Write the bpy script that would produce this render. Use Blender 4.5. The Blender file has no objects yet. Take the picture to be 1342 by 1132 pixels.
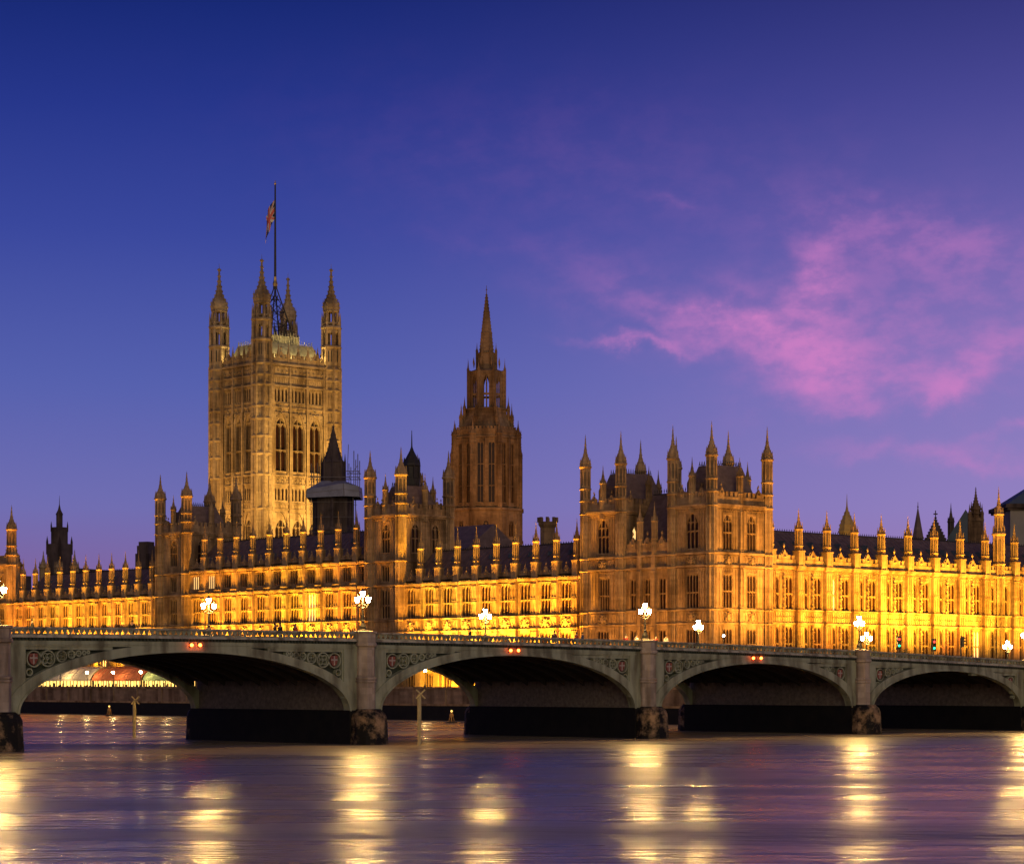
import bpy, math, random
from mathutils import Vector
R = math.radians
sc = bpy.context.scene
COL = sc.collection
rnd = random.Random(7)

def lin(r, g, b, a=1.0):
    f = lambda c: (c/255/12.92) if c/255 <= .04045 else ((c/255+.055)/1.055)**2.4
    return (f(r), f(g), f(b), a)

# ------------------------------------------------------------------ camera
# x runs along the bridge towards the west bank, y runs upstream (south), z = 0 is the river
TH = R(48.336)
CAM = Vector((-106.2, -185.25, 5.75))
cd = bpy.data.cameras.new('camera')
cam = bpy.data.objects.new('camera', cd)
COL.objects.link(cam)
cam.location = CAM
FW = Vector((math.cos(TH), math.sin(TH), 0))
RT = Vector((math.sin(TH), -math.cos(TH), 0))
cam.rotation_euler = (R(90), 0, math.atan2(-FW.x, FW.y))
cd.sensor_fit = 'HORIZONTAL'
cd.sensor_width = 36
cd.lens = 3217.8/1342*36
cd.shift_y = (896-566)/1342
cd.clip_start = 1
cd.clip_end = 9000
sc.camera = cam

# ------------------------------------------------------------------ render / view
sc.view_settings.view_transform = 'Standard'
sc.view_settings.look = 'None'
sc.view_settings.exposure = 0
sc.view_settings.gamma = 1
cy = sc.cycles
cy.use_denoising = True
cy.max_bounces = 6
cy.diffuse_bounces = 2
cy.glossy_bounces = 3
cy.transmission_bounces = 2
cy.sample_clamp_indirect = 4
cy.caustics_reflective = False
cy.caustics_refractive = False

# ------------------------------------------------------------------ dusk sky
w = bpy.data.worlds.new('World'); sc.world = w; w.use_nodes = True
nt = w.node_tree; nt.nodes.clear()
def N(t, **k):
    n = nt.nodes.new(t)
    for a, b in k.items(): setattr(n, a, b)
    return n
def L(a, b): nt.links.new(a, b)
def M(op, a, b=None, c=None):
    n = N('ShaderNodeMath', operation=op)
    for i, s in enumerate((a, b, c)):
        if s is None: continue
        if isinstance(s, (int, float)): n.inputs[i].default_value = s
        else: L(s, n.inputs[i])
    return n.outputs[0]
def MIX(fac, a, b, blend='MIX'):
    n = N('ShaderNodeMix', data_type='RGBA', blend_type=blend)
    for i, s in ((0, fac), (6, a), (7, b)):
        if isinstance(s, (int, float)): n.inputs[i].default_value = s
        elif isinstance(s, tuple): n.inputs[i].default_value = s
        else: L(s, n.inputs[i])
    return n.outputs[2]
tc = N('ShaderNodeTexCoord')
nz = N('ShaderNodeVectorMath', operation='NORMALIZE'); L(tc.outputs['Generated'], nz.inputs[0])
def DOT(v):
    n = N('ShaderNodeVectorMath', operation='DOT_PRODUCT'); L(nz.outputs[0], n.inputs[0]); n.inputs[1].default_value = v
    return n.outputs['Value']
fwd, rgt, up = DOT(FW), DOT(RT), DOT((0, 0, 1))
az = M('ARCTAN2', rgt, fwd)          # 0 = south-west
el = M('ARCSINE', up)
ramp = N('ShaderNodeValToRGB')
L(M('MULTIPLY', M('MAXIMUM', el, 0.0), 1/1.5), ramp.inputs[0])
stops = [(0.0, (134, 100, 150)), (.046, (126, 102, 162)), (.072, (112, 110, 178)), (.12, (86, 97, 174)), (.18, (58, 72, 157)),
         (.23, (38, 54, 138)), (.278, (20, 38, 112)), (.6, (16, 32, 96)), (1.5, (14, 25, 76))]
els = ramp.color_ramp.elements
while len(els) < len(stops): els.new(.5)
for e, (p, c) in zip(els, stops):
    e.position = p/1.5; e.color = lin(*c)
# the sunset side, to the right, is warmer and paler
side = N('ShaderNodeMapRange', interpolation_type='SMOOTHSTEP'); L(az, side.inputs[0])
side.inputs[1].default_value = -.12; side.inputs[2].default_value = .30
low = N('ShaderNodeMapRange', interpolation_type='SMOOTHSTEP'); L(el, low.inputs[0])
low.inputs[1].default_value = .30; low.inputs[2].default_value = .03
col = MIX(M('MULTIPLY', side.outputs[0], M('MULTIPLY_ADD', low.outputs[0], .42, .05)), ramp.outputs[0], lin(186, 152, 212))
# pink wisps of cloud, placed by azimuth and elevation (units of 1/3218 rad)
pos = N('ShaderNodeCombineXYZ'); L(M('MULTIPLY', az, 3218), pos.inputs[0]); L(M('MULTIPLY', el, 3218), pos.inputs[1])
def noise(scale, detail, rough, stretch=(1, 1, 1), rot=0, off=0):
    mp = N('ShaderNodeMapping'); L(pos.outputs[0], mp.inputs[0]); mp.inputs[3].default_value = stretch; mp.inputs[2].default_value = (0, 0, rot); mp.inputs[1].default_value = (off, off*.7, 0)
    n = N('ShaderNodeTexNoise'); L(mp.outputs[0], n.inputs[0]); n.inputs['Scale'].default_value = scale; n.inputs['Detail'].default_value = detail; n.inputs['Roughness'].default_value = rough
    return n
wn = noise(.010, 5, .58)
wsub = N('ShaderNodeVectorMath', operation='SUBTRACT'); L(wn.outputs['Color'], wsub.inputs[0]); wsub.inputs[1].default_value = (.5, .5, .5)
wsc = N('ShaderNodeVectorMath', operation='SCALE'); L(wsub.outputs[0], wsc.inputs[0]); wsc.inputs['Scale'].default_value = 105
warp = N('ShaderNodeVectorMath', operation='ADD'); L(pos.outputs[0], warp.inputs[0]); L(wsc.outputs[0], warp.inputs[1])
blobs = [(1076, 372, 24, 42, -14, .85), (1062, 430, 30, 40, 8, .42), (1085, 488, 50, 34, 0, .95), (1150, 512, 110, 20, 8, .36), (1250, 508, 50, 18, 20, .50), (1215, 528, 40, 9, 24, .4),
         (842, 449, 58, 7, -4, .70), (965, 420, 90, 9, -12, .7), (950, 425, 170, 36, -14, .26), (1050, 450, 60, 40, -24, .26),
         (1108, 543, 46, 7, 8, .34), (1215, 400, 170, 80, -4, .24), (1190, 325, 120, 28, -10, .30), (1235, 604, 120, 11, -4, .34), (1290, 470, 60, 16, 20, .3), (1320, 572, 55, 8, 14, .28),
         (875, 266, 34, 6, -6, .10), (1022, 442, 46, 13, -26, .55), (895, 428, 70, 11, -14, .4), (1000, 468, 60, 12, -30, .3), (800, 240, 300, 80, -6, .05), (1180, 470, 180, 50, 0, .18), (640, 330, 110, 14, -8, .03)]
tot = None
for cx, cyy, rx, ry, ang, amp in blobs:
    mp = N('ShaderNodeMapping', vector_type='TEXTURE'); L(warp.outputs[0], mp.inputs[0])
    mp.inputs[1].default_value = (cx-671, 896-cyy, 0); mp.inputs[2].default_value = (0, 0, R(ang)); mp.inputs[3].default_value = (rx, ry, 1e5)
    d = N('ShaderNodeVectorMath', operation='DOT_PRODUCT'); L(mp.outputs[0], d.inputs[0]); L(mp.outputs[0], d.inputs[1])
    g = M('MULTIPLY', M('EXPONENT', M('MULTIPLY', d.outputs['Value'], -.8)), amp)
    tot = g if tot is None else M('ADD', tot, g)
fine = noise(.020, 7, .60, (.75, 1.25, 1), R(-20), 30)
tex = N('ShaderNodeMapRange', interpolation_type='SMOOTHSTEP'); L(fine.outputs['Fac'], tex.inputs[0]); tex.inputs[1].default_value = .34; tex.inputs[2].default_value = .70; tex.inputs[3].default_value = .32; tex.inputs[4].default_value = 1.25
dens = M('MULTIPLY', tot, tex.outputs[0])
dens = M('DIVIDE', dens, M('MULTIPLY_ADD', dens, .55, 1.0))
col = MIX(M('MINIMUM', dens, .8), col, lin(214, 130, 198))
# warm fill glow added low in the sky behind the camera, for the bridge front
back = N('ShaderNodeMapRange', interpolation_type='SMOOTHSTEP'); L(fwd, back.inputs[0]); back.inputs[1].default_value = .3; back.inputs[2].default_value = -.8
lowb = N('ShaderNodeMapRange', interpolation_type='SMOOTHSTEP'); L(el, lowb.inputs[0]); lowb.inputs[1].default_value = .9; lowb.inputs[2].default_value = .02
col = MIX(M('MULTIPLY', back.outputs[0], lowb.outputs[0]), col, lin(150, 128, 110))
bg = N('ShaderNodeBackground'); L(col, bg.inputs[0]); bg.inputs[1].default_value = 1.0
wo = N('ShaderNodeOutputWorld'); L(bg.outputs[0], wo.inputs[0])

# soft warm fill added from behind the camera to brighten the bridge face
sd = bpy.data.lights.new('dusk_fill', 'SUN'); sd.energy = .62; sd.angle = R(40); sd.color = (1, .80, .55)
so = bpy.data.objects.new('dusk_fill', sd); COL.objects.link(so)
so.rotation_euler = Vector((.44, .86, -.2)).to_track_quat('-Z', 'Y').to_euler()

# ------------------------------------------------------------------ materials
def mat(name, c1, c2=None, rough=.85, scale=1.0, metal=0, bump=0, brick=None, stain=None, detail=6, emit=None, spec=.3):
    m = bpy.data.materials.new(name); m.use_nodes = True
    t = m.node_tree; bs = t.nodes['Principled BSDF']
    bs.inputs['Roughness'].default_value = rough; bs.inputs['Metallic'].default_value = metal
    bs.inputs['Specular IOR Level'].default_value = spec
    if emit:
        bs.inputs['Emission Color'].default_value = (*c1, 1); bs.inputs['Emission Strength'].default_value = emit
    if c2 is None:
        bs.inputs['Base Color'].default_value = (*c1, 1); return m
    tcx = t.nodes.new('ShaderNodeTexCoord')
    n = t.nodes.new('ShaderNodeTexNoise'); n.inputs['Scale'].default_value = scale; n.inputs['Detail'].default_value = detail; n.inputs['Roughness'].default_value = .68
    t.links.new(tcx.outputs['Object'], n.inputs[0])
    r = t.nodes.new('ShaderNodeValToRGB'); r.color_ramp.elements[0].position = .49 if 'tide_' in name else .32; r.color_ramp.elements[1].position = .67 if 'tide_' in name else .68
    r.color_ramp.elements[0].color = (*c1, 1); r.color_ramp.elements[1].color = (*c2, 1)
    t.links.new(n.outputs['Fac'], r.inputs[0])
    out = r.outputs[0]
    def mul(a, b, fac):
        x = t.nodes.new('ShaderNodeMix'); x.data_type = 'RGBA'; x.blend_type = 'MULTIPLY'; x.inputs[0].default_value = fac
        t.links.new(a, x.inputs[6]); t.links.new(b, x.inputs[7]); return x.outputs[2]
    if brick:          # courses of ashlar, as blocks in three dimensions
        vm = t.nodes.new('ShaderNodeVectorMath'); vm.operation = 'DIVIDE'; vm.inputs[1].default_value = brick
        t.links.new(tcx.outputs['Object'], vm.inputs[0])
        fl = t.nodes.new('ShaderNodeVectorMath'); fl.operation = 'FLOOR'; t.links.new(vm.outputs[0], fl.inputs[0])
        wn_ = t.nodes.new('ShaderNodeTexWhiteNoise'); t.links.new(fl.outputs[0], wn_.inputs[0])
        rr = t.nodes.new('ShaderNodeMapRange'); rr.inputs[3].default_value = .80; rr.inputs[4].default_value = 1.08
        t.links.new(wn_.outputs['Value'], rr.inputs[0])
        out = mul(out, rr.outputs[0], 1)
    if stain:          # streaks of soot or weed running down
        mp = t.nodes.new('ShaderNodeMapping'); mp.inputs[3].default_value = (1, 1, .18); t.links.new(tcx.outputs['Object'], mp.inputs[0])
        n2 = t.nodes.new('ShaderNodeTexNoise'); n2.inputs['Scale'].default_value = stain; n2.inputs['Detail'].default_value = 5; t.links.new(mp.outputs[0], n2.inputs[0])
        r2 = t.nodes.new('ShaderNodeValToRGB'); r2.color_ramp.elements[0].position = .36; r2.color_ramp.elements[1].position = .58
        r2.color_ramp.elements[0].color = (.42, .38, .34, 1); r2.color_ramp.elements[1].color = (1, 1, 1, 1); t.links.new(n2.outputs['Fac'], r2.inputs[0])
        out = mul(out, r2.outputs[0], 1)
    t.links.new(out, bs.inputs['Base Color'])
    if bump:
        b = t.nodes.new('ShaderNodeBump'); b.inputs['Strength'].default_value = bump; b.inputs['Distance'].default_value = .06
        n3 = t.nodes.new('ShaderNodeTexNoise'); n3.inputs['Scale'].default_value = scale*6; n3.inputs['Detail'].default_value = 4
        t.links.new(tcx.outputs['Object'], n3.inputs[0]); t.links.new(n3.outputs['Fac'], b.inputs['Height']); t.links.new(b.outputs[0], bs.inputs['Normal'])
    return m
MT = dict(
    stone=mat('palace_limestone', (.30, .19, .095), (.48, .325, .175), scale=.5, brick=(1.1, 1.1, .38), stain=.55, bump=.5),
    pale=mat('tower_limestone', (.34, .235, .125), (.52, .38, .215), scale=.3, brick=(1.2, 1.2, .42), stain=.35, bump=.5),
    red=mat('weathered_stone', (.20, .125, .065), (.36, .225, .115), scale=.35, brick=(1.1, 1.1, .4), stain=.4, bump=.5),
    dark=mat('sooty_stone', (.07, .05, .045), (.13, .095, .08), scale=.4, stain=.5),
    slate=mat('slate_roof', (.14, .092, .075), (.22, .15, .125), scale=.8, brick=(.9, .9, .45), rough=.6),
    lead=mat('grey_roof_sheet', (.06, .085, .11), (.10, .13, .16), scale=.2, rough=.55),
    iron=mat('dark_cast_iron', (.02, .018, .017), (.04, .035, .03), scale=2, rough=.5),
    ironroof=mat('iron_roof_tiles', (.22, .20, .14), (.34, .31, .22), scale=.8, brick=(.6, .6, .6), rough=.6),
    glass=mat('dark_window_glass', (.010, .004, .003), (.035, .012, .006), scale=.35, rough=.3, spec=.16),
    litglass=mat('lit_window_glass', (1.0, .62, .22), emit=1.3),
    green=mat('bridge_green_paint', (.30, .32, .205), (.38, .40, .27), scale=.6, rough=.5, stain=.9),
    pale_green=mat('parapet_pale_paint', (.40, .38, .29), (.50, .47, .37), scale=.8, rough=.5, stain=1.2),
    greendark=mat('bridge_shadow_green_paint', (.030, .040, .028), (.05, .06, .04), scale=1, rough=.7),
    granite=mat('pier_granite', (.37, .30, .23), (.48, .385, .30), scale=.9, brick=(.95, .95, .6), stain=.8, bump=.4),
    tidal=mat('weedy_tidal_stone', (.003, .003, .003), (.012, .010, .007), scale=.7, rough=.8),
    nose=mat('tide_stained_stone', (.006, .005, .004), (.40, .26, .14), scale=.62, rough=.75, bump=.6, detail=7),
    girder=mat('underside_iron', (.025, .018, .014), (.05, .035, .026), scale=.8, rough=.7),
    innerpier=mat('grimy_pier_side', (.13, .105, .088), (.29, .24, .195), scale=2.2, detail=9, bump=.5),
    wall=mat('river_wall_granite', (.24, .165, .105), (.36, .25, .16), scale=.4, brick=(1.5, 1.5, .5), stain=.5),
    gilt=mat('gilded_metal', (.75, .5, .15), rough=.35, metal=1),
    asphalt=mat('asphalt', (.04, .04, .04), (.06, .058, .055), scale=3),
    paving=mat('paving', (.22, .19, .15), (.30, .26, .21), scale=1.2, brick=(.9, .6, .3)),
    soil=mat('bank_ground', (.09, .07, .05), (.14, .11, .08), scale=.2),
    globe=mat('lamp_glass', (1.0, .59, .16), emit=820),
    terraceglobe=mat('terrace_lamp_glass', (1.0, .66, .25), emit=240),
    redlamp=mat('red_lamp_glass', (1.0, .10, .012), emit=32),
    sigred=mat('signal_red', (1.0, .03, .02), emit=7), siggreen=mat('signal_green', (.02, 1.0, .35), emit=5), sigoff=mat('signal_amber_off', (.10, .05, .01)),
    bluewhite=mat('cool_lamp_glass', (.75, .9, 1.0), emit=30),
    shieldred=mat('shield_red', (.26, .085, .065)), shieldwhite=mat('shield_white', (.40, .33, .28)), blue=mat('flag_blue', (.02, .035, .14)), flagred=mat('flag_red', (.52, .12, .11)), flagwhite=mat('flag_white', (.55, .52, .52)),
    timber=mat('pole_paint', (.42, .34, .16), (.56, .46, .24), scale=1.5), buoy=mat('buoy_paint', (.5, .28, .08)),
    sheet=mat('scaffold_sheeting', (.15, .15, .19), (.26, .26, .32), scale=.5, rough=.5), steel=mat('scaffold_tube', (.16, .14, .13)),
    tent1=mat('cream_awning', (.62, .55, .42), (.72, .64, .5), scale=.6), tent2=mat('red_awning', (.45, .12, .05), (.55, .17, .08), scale=.6), tent3=mat('green_awning', (.22, .34, .17), (.32, .42, .24), scale=.6),
    tentglow=mat('lit_tent_glazing', (1.0, .62, .14), emit=2.2),
    leaf=mat('leaf', (.03, .04, .02), (.07, .08, .035), scale=.8), bark=mat('bark', (.07, .05, .035)),
    skin=mat('skin', (.42, .26, .18)), hair=mat('hair', (.03, .02, .015)),
    coat0=mat('black_coat', (.02, .02, .022)), coat1=mat('brown_coat', (.11, .06, .035)), coat2=mat('red_coat', (.42, .06, .04)), coat3=mat('white_coat', (.6, .55, .48)), coat4=mat('blue_coat', (.05, .08, .16)),
    concrete=mat('pale_concrete', (.24, .22, .20), (.32, .29, .26), scale=.2, stain=.2),
    dome=mat('golden_stone', (.42, .26, .08), (.5, .33, .12), scale=.5),
)

# ------------------------------------------------------------------ mesh helpers
BASE = {}
class MB:
    def __init__(s): s.v = []; s.f = []; s.m = []; s.k = 0; s.T = None
    def add(s, vs, fs):
        o = len(s.v)
        if s.T:
            ox, oy, c, n = s.T
            vs = [(ox+x*c-y*n, oy+x*n+y*c, z) for x, y, z in vs]
        s.v += vs; s.f += [tuple(i+o for i in f) for f in fs]; s.m += [s.k]*len(fs)
    def frame(s, F=None):
        s.T = None if F is None else (F[0], F[1], math.cos(F[2]), math.sin(F[2])); return s
    def box(s, x0, x1, y0, y1, z0, z1):
        s.add([(x0, y0, z0), (x1, y0, z0), (x1, y1, z0), (x0, y1, z0), (x0, y0, z1), (x1, y0, z1), (x1, y1, z1), (x0, y1, z1)],
              [(0, 3, 2, 1), (4, 5, 6, 7), (0, 1, 5, 4), (1, 2, 6, 5), (2, 3, 7, 6), (3, 0, 4, 7)])
    def lathe(s, cx, cy, prof, n=8, rot=None, sy=1):
        rot = math.pi/n if rot is None else rot
        vs = []; fs = []
        for r, z in prof:
            for i in range(n):
                a = rot+2*math.pi*i/n
                vs.append((cx+r*math.cos(a), cy+r*sy*math.sin(a), z))
        for j in range(len(prof)-1):
            for i in range(n):
                i2 = (i+1) % n
                fs.append((j*n+i, j*n+i2, (j+1)*n+i2, (j+1)*n+i))
        fs.append(tuple(range(n-1, -1, -1))); fs.append(tuple((len(prof)-1)*n+i for i in range(n)))
        s.add(vs, fs)
    def extrude(s, pts, y0, y1):           # polygon in x,z (counter-clockwise seen from -y), extruded in y
        n = len(pts)
        s.add([(x, y0, z) for x, z in pts]+[(x, y1, z) for x, z in pts],
              [tuple(range(n)), tuple(range(2*n-1, n-1, -1))]+[((i+1) % n, i, n+i, n+(i+1) % n) for i in range(n)])
    def tube(s, p, q, r, n=6, r2=None):
        p, q = Vector(p), Vector(q); d = (q-p).normalized(); a = d.orthogonal().normalized(); b = d.cross(a)
        r2 = r if r2 is None else r2; vs = []
        for c, rr in ((p, r), (q, r2)):
            for i in range(n):
                t = 2*math.pi*i/n; vs.append(tuple(c+a*rr*math.cos(t)+b*rr*math.sin(t)))
        s.add(vs, [(i, (i+1) % n, n+(i+1) % n, n+i) for i in range(n)]+[tuple(range(n-1, -1, -1)), tuple(range(n, 2*n))])
    def octa(s, x, y, z, r, rz=None):
        rz = r if rz is None else rz
        s.add([(x+r, y, z), (x, y+r, z), (x-r, y, z), (x, y-r, z), (x, y, z+rz), (x, y, z-rz)],
              [(0, 1, 4), (1, 2, 4), (2, 3, 4), (3, 0, 4), (1, 0, 5), (2, 1, 5), (3, 2, 5), (0, 3, 5)])
    def ball(s, x, y, z, r, n=8, k=5, rz=None):
        rz = r if rz is None else rz
        s.lathe(x, y, [(r*math.sin(math.pi*(j+.02)/(k+.04)), z-rz*math.cos(math.pi*(j+.02)/(k+.04))) for j in range(k+1)], n)
    def build(s, name, m, parent=None, smooth=False, raw=False):
        me = bpy.data.meshes.new(name)
        root = parent
        while root is not None and root.parent is not None: root = root.parent
        bx, by, bz = BASE.get(root.name, (0, 0, 0)) if (root is not None and not raw) else (0, 0, 0)
        me.from_pydata([(x-bx, y-by, z-bz) for x, y, z in s.v], [], s.f)
        for mm in (m if isinstance(m, (list, tuple)) else [m]): me.materials.append(MT[mm])
        if isinstance(m, (list, tuple)): me.polygons.foreach_set('material_index', s.m)
        if smooth: me.polygons.foreach_set('use_smooth', [True]*len(me.polygons))
        me.update()
        o = bpy.data.objects.new(name, me); COL.objects.link(o)
        if parent is not None: o.parent = parent
        return o
def tag(o, label, cat, group=None):
    o['label'] = label; o['category'] = cat
    if group: o['group'] = group
    return o
def thing(name, label, cat, loc, rz=0, group=None, local=True):
    """An Empty at the base. With local=True the parts are written in the thing's own x, y and in absolute z."""
    o = bpy.data.objects.new(name, None); COL.objects.link(o); o.location = loc; o.rotation_euler = (0, 0, rz)
    o.empty_display_size = .5
    BASE[o.name] = (0, 0, loc[2]) if local else tuple(loc)
    return tag(o, label, cat, group)
def setting(name, mb, m):
    o = mb.build(name, m); o['kind'] = 'structure'; return o
def clone(o, parent, loc=None, rz=None, name=None):
    c = o.copy(); COL.objects.link(c); c.parent = parent
    if loc is not None: c.location = loc
    if rz is not None: c.rotation_euler = (0, 0, rz)
    for ch in o.children: clone(ch, c)
    return c
def spot(x, y, z, tx, ty, tz, power, col=(1, .55, .07), size=100, blend=.7, rad=.35):
    d = bpy.data.lights.new('floodlight', 'SPOT'); d.energy = power; d.color = col; d.spot_size = R(size); d.spot_blend = blend; d.shadow_soft_size = rad
    o = bpy.data.objects.new('floodlight', d); COL.objects.link(o); o.location = (x, y, z)
    o.rotation_euler = (Vector((tx, ty, tz))-Vector((x, y, z))).to_track_quat('-Z', 'Y').to_euler()
    return o

# ================================================================== THE SETTING: river, banks
def water_mat():
    m = bpy.data.materials.new('river_water'); m.use_nodes = True; t = m.node_tree; b = t.nodes['Principled BSDF']
    b.inputs['Base Color'].default_value = (.33, .265, .19, 1); b.inputs['IOR'].default_value = 1.4; b.inputs['Roughness'].default_value = .36
    b.inputs['Specular IOR Level'].default_value = .5; b.inputs['Specular Tint'].default_value = (.88, 1, .86, 1)
    g = t.nodes.new('ShaderNodeNewGeometry')
    prev = None
    for sc_, rot, st, dist, strength in ((.05, 0, (1, 1, 1), 1.0, .5), (.30, 0, (1, 1, 1), .55, 1.0), (1.0, 0, (1, 1, 1), .16, 1.0)):
        mp = t.nodes.new('ShaderNodeMapping'); mp.vector_type = 'POINT'; mp.inputs[2].default_value = (0, 0, R(-48.3))
        m2 = t.nodes.new('ShaderNodeMapping'); m2.inputs[3].default_value = (1.0, .42, 1)
        t.links.new(g.outputs['Position'], mp.inputs[0]); t.links.new(mp.outputs[0], m2.inputs[0]); mp = m2
        n = t.nodes.new('ShaderNodeTexNoise'); n.inputs['Scale'].default_value = sc_; n.inputs['Detail'].default_value = 4; n.inputs['Roughness'].default_value = .55
        t.links.new(mp.outputs[0], n.inputs[0])
        bm_ = t.nodes.new('ShaderNodeBump'); bm_.inputs['Strength'].default_value = strength; bm_.inputs['Distance'].default_value = dist
        t.links.new(n.outputs['Fac'], bm_.inputs['Height'])
        if prev: t.links.new(prev.outputs[0], bm_.inputs['Normal'])
        prev = bm_
    t.links.new(prev.outputs[0], b.inputs['Normal'])
    # patches of calmer and more ruffled water, drawn out across the stream
    mp = t.nodes.new('ShaderNodeMapping'); mp.inputs[2].default_value = (0, 0, R(-48.3)); t.links.new(g.outputs['Position'], mp.inputs[0])
    m2 = t.nodes.new('ShaderNodeMapping'); m2.inputs[3].default_value = (1, .3, 1); t.links.new(mp.outputs[0], m2.inputs[0])
    n = t.nodes.new('ShaderNodeTexNoise'); n.inputs['Scale'].default_value = .075; n.inputs['Detail'].default_value = 4; t.links.new(m2.outputs[0], n.inputs[0])
    mr = t.nodes.new('ShaderNodeMapRange'); mr.inputs[1].default_value = .38; mr.inputs[2].default_value = .64; mr.inputs[3].default_value = .19; mr.inputs[4].default_value = .40
    t.links.new(n.outputs['Fac'], mr.inputs[0]); t.links.new(mr.outputs[0], b.inputs['Roughness'])
    return m
MT['water'] = water_mat()
WX = 142.5                                    # face of the river wall
mb = MB(); mb.add([(-1500, -2500, 0), (WX+.5, -2500, 0), (WX+.5, 3500, 0), (-1500, 3500, 0)], [(0, 1, 2, 3)])
setting('river_water', mb, 'water')
mb = MB(); mb.add([(-3500, -4000, -3), (5500, -4000, -3), (5500, 5500, -3), (-3500, 5500, -3)], [(0, 1, 2, 3)])
setting('riverbed_ground', mb, 'soil')
mb = MB(); mb.box(WX+1.2, 5000, -2500, 5000, -3.5, 4.4)
setting('west_bank_ground', mb, 'soil')
mb = MB(); mb.box(WX+1.2, 152.4, 26.6, 330, 4.404, 4.46); setting('terrace_paving', mb, 'paving')
mb = MB(); mb.box(146.5, 420, .4, 25.6, 4.41, 7.55); setting('approach_road', mb, 'asphalt')

o = thing('river_wall', 'stained stone embankment wall rising from the river below the palace terrace', 'wall', (WX, 30, -3), local=False)
mb = MB(); mb.box(WX, WX+1.2, 26.5, 330, -3, 2.3); mb.build('footing', 'tidal', o)
mb = MB(); mb.box(WX+.12, WX+1.2, 26.5, 330, 2.3, 4.95)
for i in range(38): mb.box(WX-.06, WX+.12, 30+8*i, 30.9+8*i, 2.62, 4.95)
mb.build('wall_face', 'wall', o)
mb = MB(); mb.box(WX-.12, WX+1.2, 26.5, 330, 2.3, 2.62); mb.box(WX-.1, WX+1.25, 26.5, 330, 4.95, 5.3); mb.build('coping', 'stone', o)
o = thing('embankment_wall', 'plain stone embankment wall beside the bridge abutment', 'wall', (WX, -300, -3), local=False)
mb = MB(); mb.box(WX, WX+1.5, -400, -2.5, -3, 6.2); mb.box(WX-.15, WX+1.6, -400, -2.5, 6.2, 6.6); mb.build('wall_face', 'wall', o)

# ================================================================== THE BRIDGE
PIERS = [-104.8, -72.93, -38.05, 0, 39.58, 77.63, 112.48, 144.36]
CROWN = [7.3, 8.0, 8.55, 8.62, 8.62, 8.02, 7.32]
SPR = [2.9, 3.05, 3.15, 3.2, 3.18, 3.08, 2.9]
BW = 26.0
def rail(x): return 10.72-1.465e-4*(x-25)**2
bridge = thing('arch_bridge', 'long low green iron arch bridge on granite piers crossing the river', 'bridge', (19.8, 13, 0), local=False)

def strip(mb, x0, x1, y0, y1, z0, z1, n=24):   # a band that follows the camber; z relative to the rail
    for i in range(n):
        a, b = x0+(x1-x0)*i/n, x0+(x1-x0)*(i+1)/n
        vs = [(x, y, rail(x)+z) for x in (a, b) for y in (y0, y1) for z in (z0, z1)]
        fs = [(0, 4, 5, 1), (2, 3, 7, 6), (1, 5, 7, 3), (0, 2, 6, 4)]
        if i == 0: fs.append((0, 1, 3, 2))
        if i == n-1: fs.append((4, 6, 7, 5))
        mb.add(vs, fs)

def trefoil(mb, x0, x1, y0, y1, z0, z1):       # pierced parapet panel
    n = max(1, round((x1-x0)/.56)); p = (x1-x0)/n; hh = z1-z0
    K = 18; hole = []; rect = []
    for k in range(K):
        a = math.pi/2+2*math.pi*k/K
        r = .168+.068*math.cos(3*(a-math.pi/2))
        hole.append((r*math.cos(a)*1.02, r*math.sin(a)*1.12+.0))
        c, s_ = math.cos(a), math.sin(a); q = min((p/2)/max(abs(c), 1e-6), (hh/2)/max(abs(s_), 1e-6)); rect.append((q*c, q*s_))
    for i in range(n):
        cx = x0+(i+.5)*p; zc = rail(cx)+(z0+z1)/2; vs = []
        for y in (y0, y1):
            for (u, v) in rect: vs.append((cx+u, y, zc+v+(rail(cx+u)-rail(cx))))
            for (u, v) in hole: vs.append((cx+u, y, zc+v))
        fs = []
        for k in range(K):
            k2 = (k+1) % K
            fs += [(k, K+k, K+k2, k2), (2*K+k, 2*K+k2, 3*K+k2, 3*K+k), (K+k, 3*K+k, 3*K+k2, K+k2)]
        mb.add(vs, fs)

def ring(mb, cx, cz, r0, r1, y0, y1, n=20, ang0=0, ang1=2*math.pi):
    vs = []; m_ = n+1
    for i in range(m_):
        a = ang0+(ang1-ang0)*i/n; c, s_ = math.cos(a), math.sin(a)
        vs += [(cx+r0*c, y0, cz+r0*s_), (cx+r1*c, y0, cz+r1*s_), (cx+r1*c, y1, cz+r1*s_), (cx+r0*c, y1, cz+r0*s_)]
    fs = []
    for i in range(n):
        a, b = 4*i, 4*i+4
        for k in range(4): fs.append((a+k, a+(k+1) % 4, b+(k+1) % 4, b+k))
    mb.add(vs, fs)

def arch_z(x, xm, a, zs, zc): 
    u = max(-1, min(1, (x-xm)/a)); return zs+(zc-zs)*math.sqrt(max(0, 1-u*u))

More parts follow.
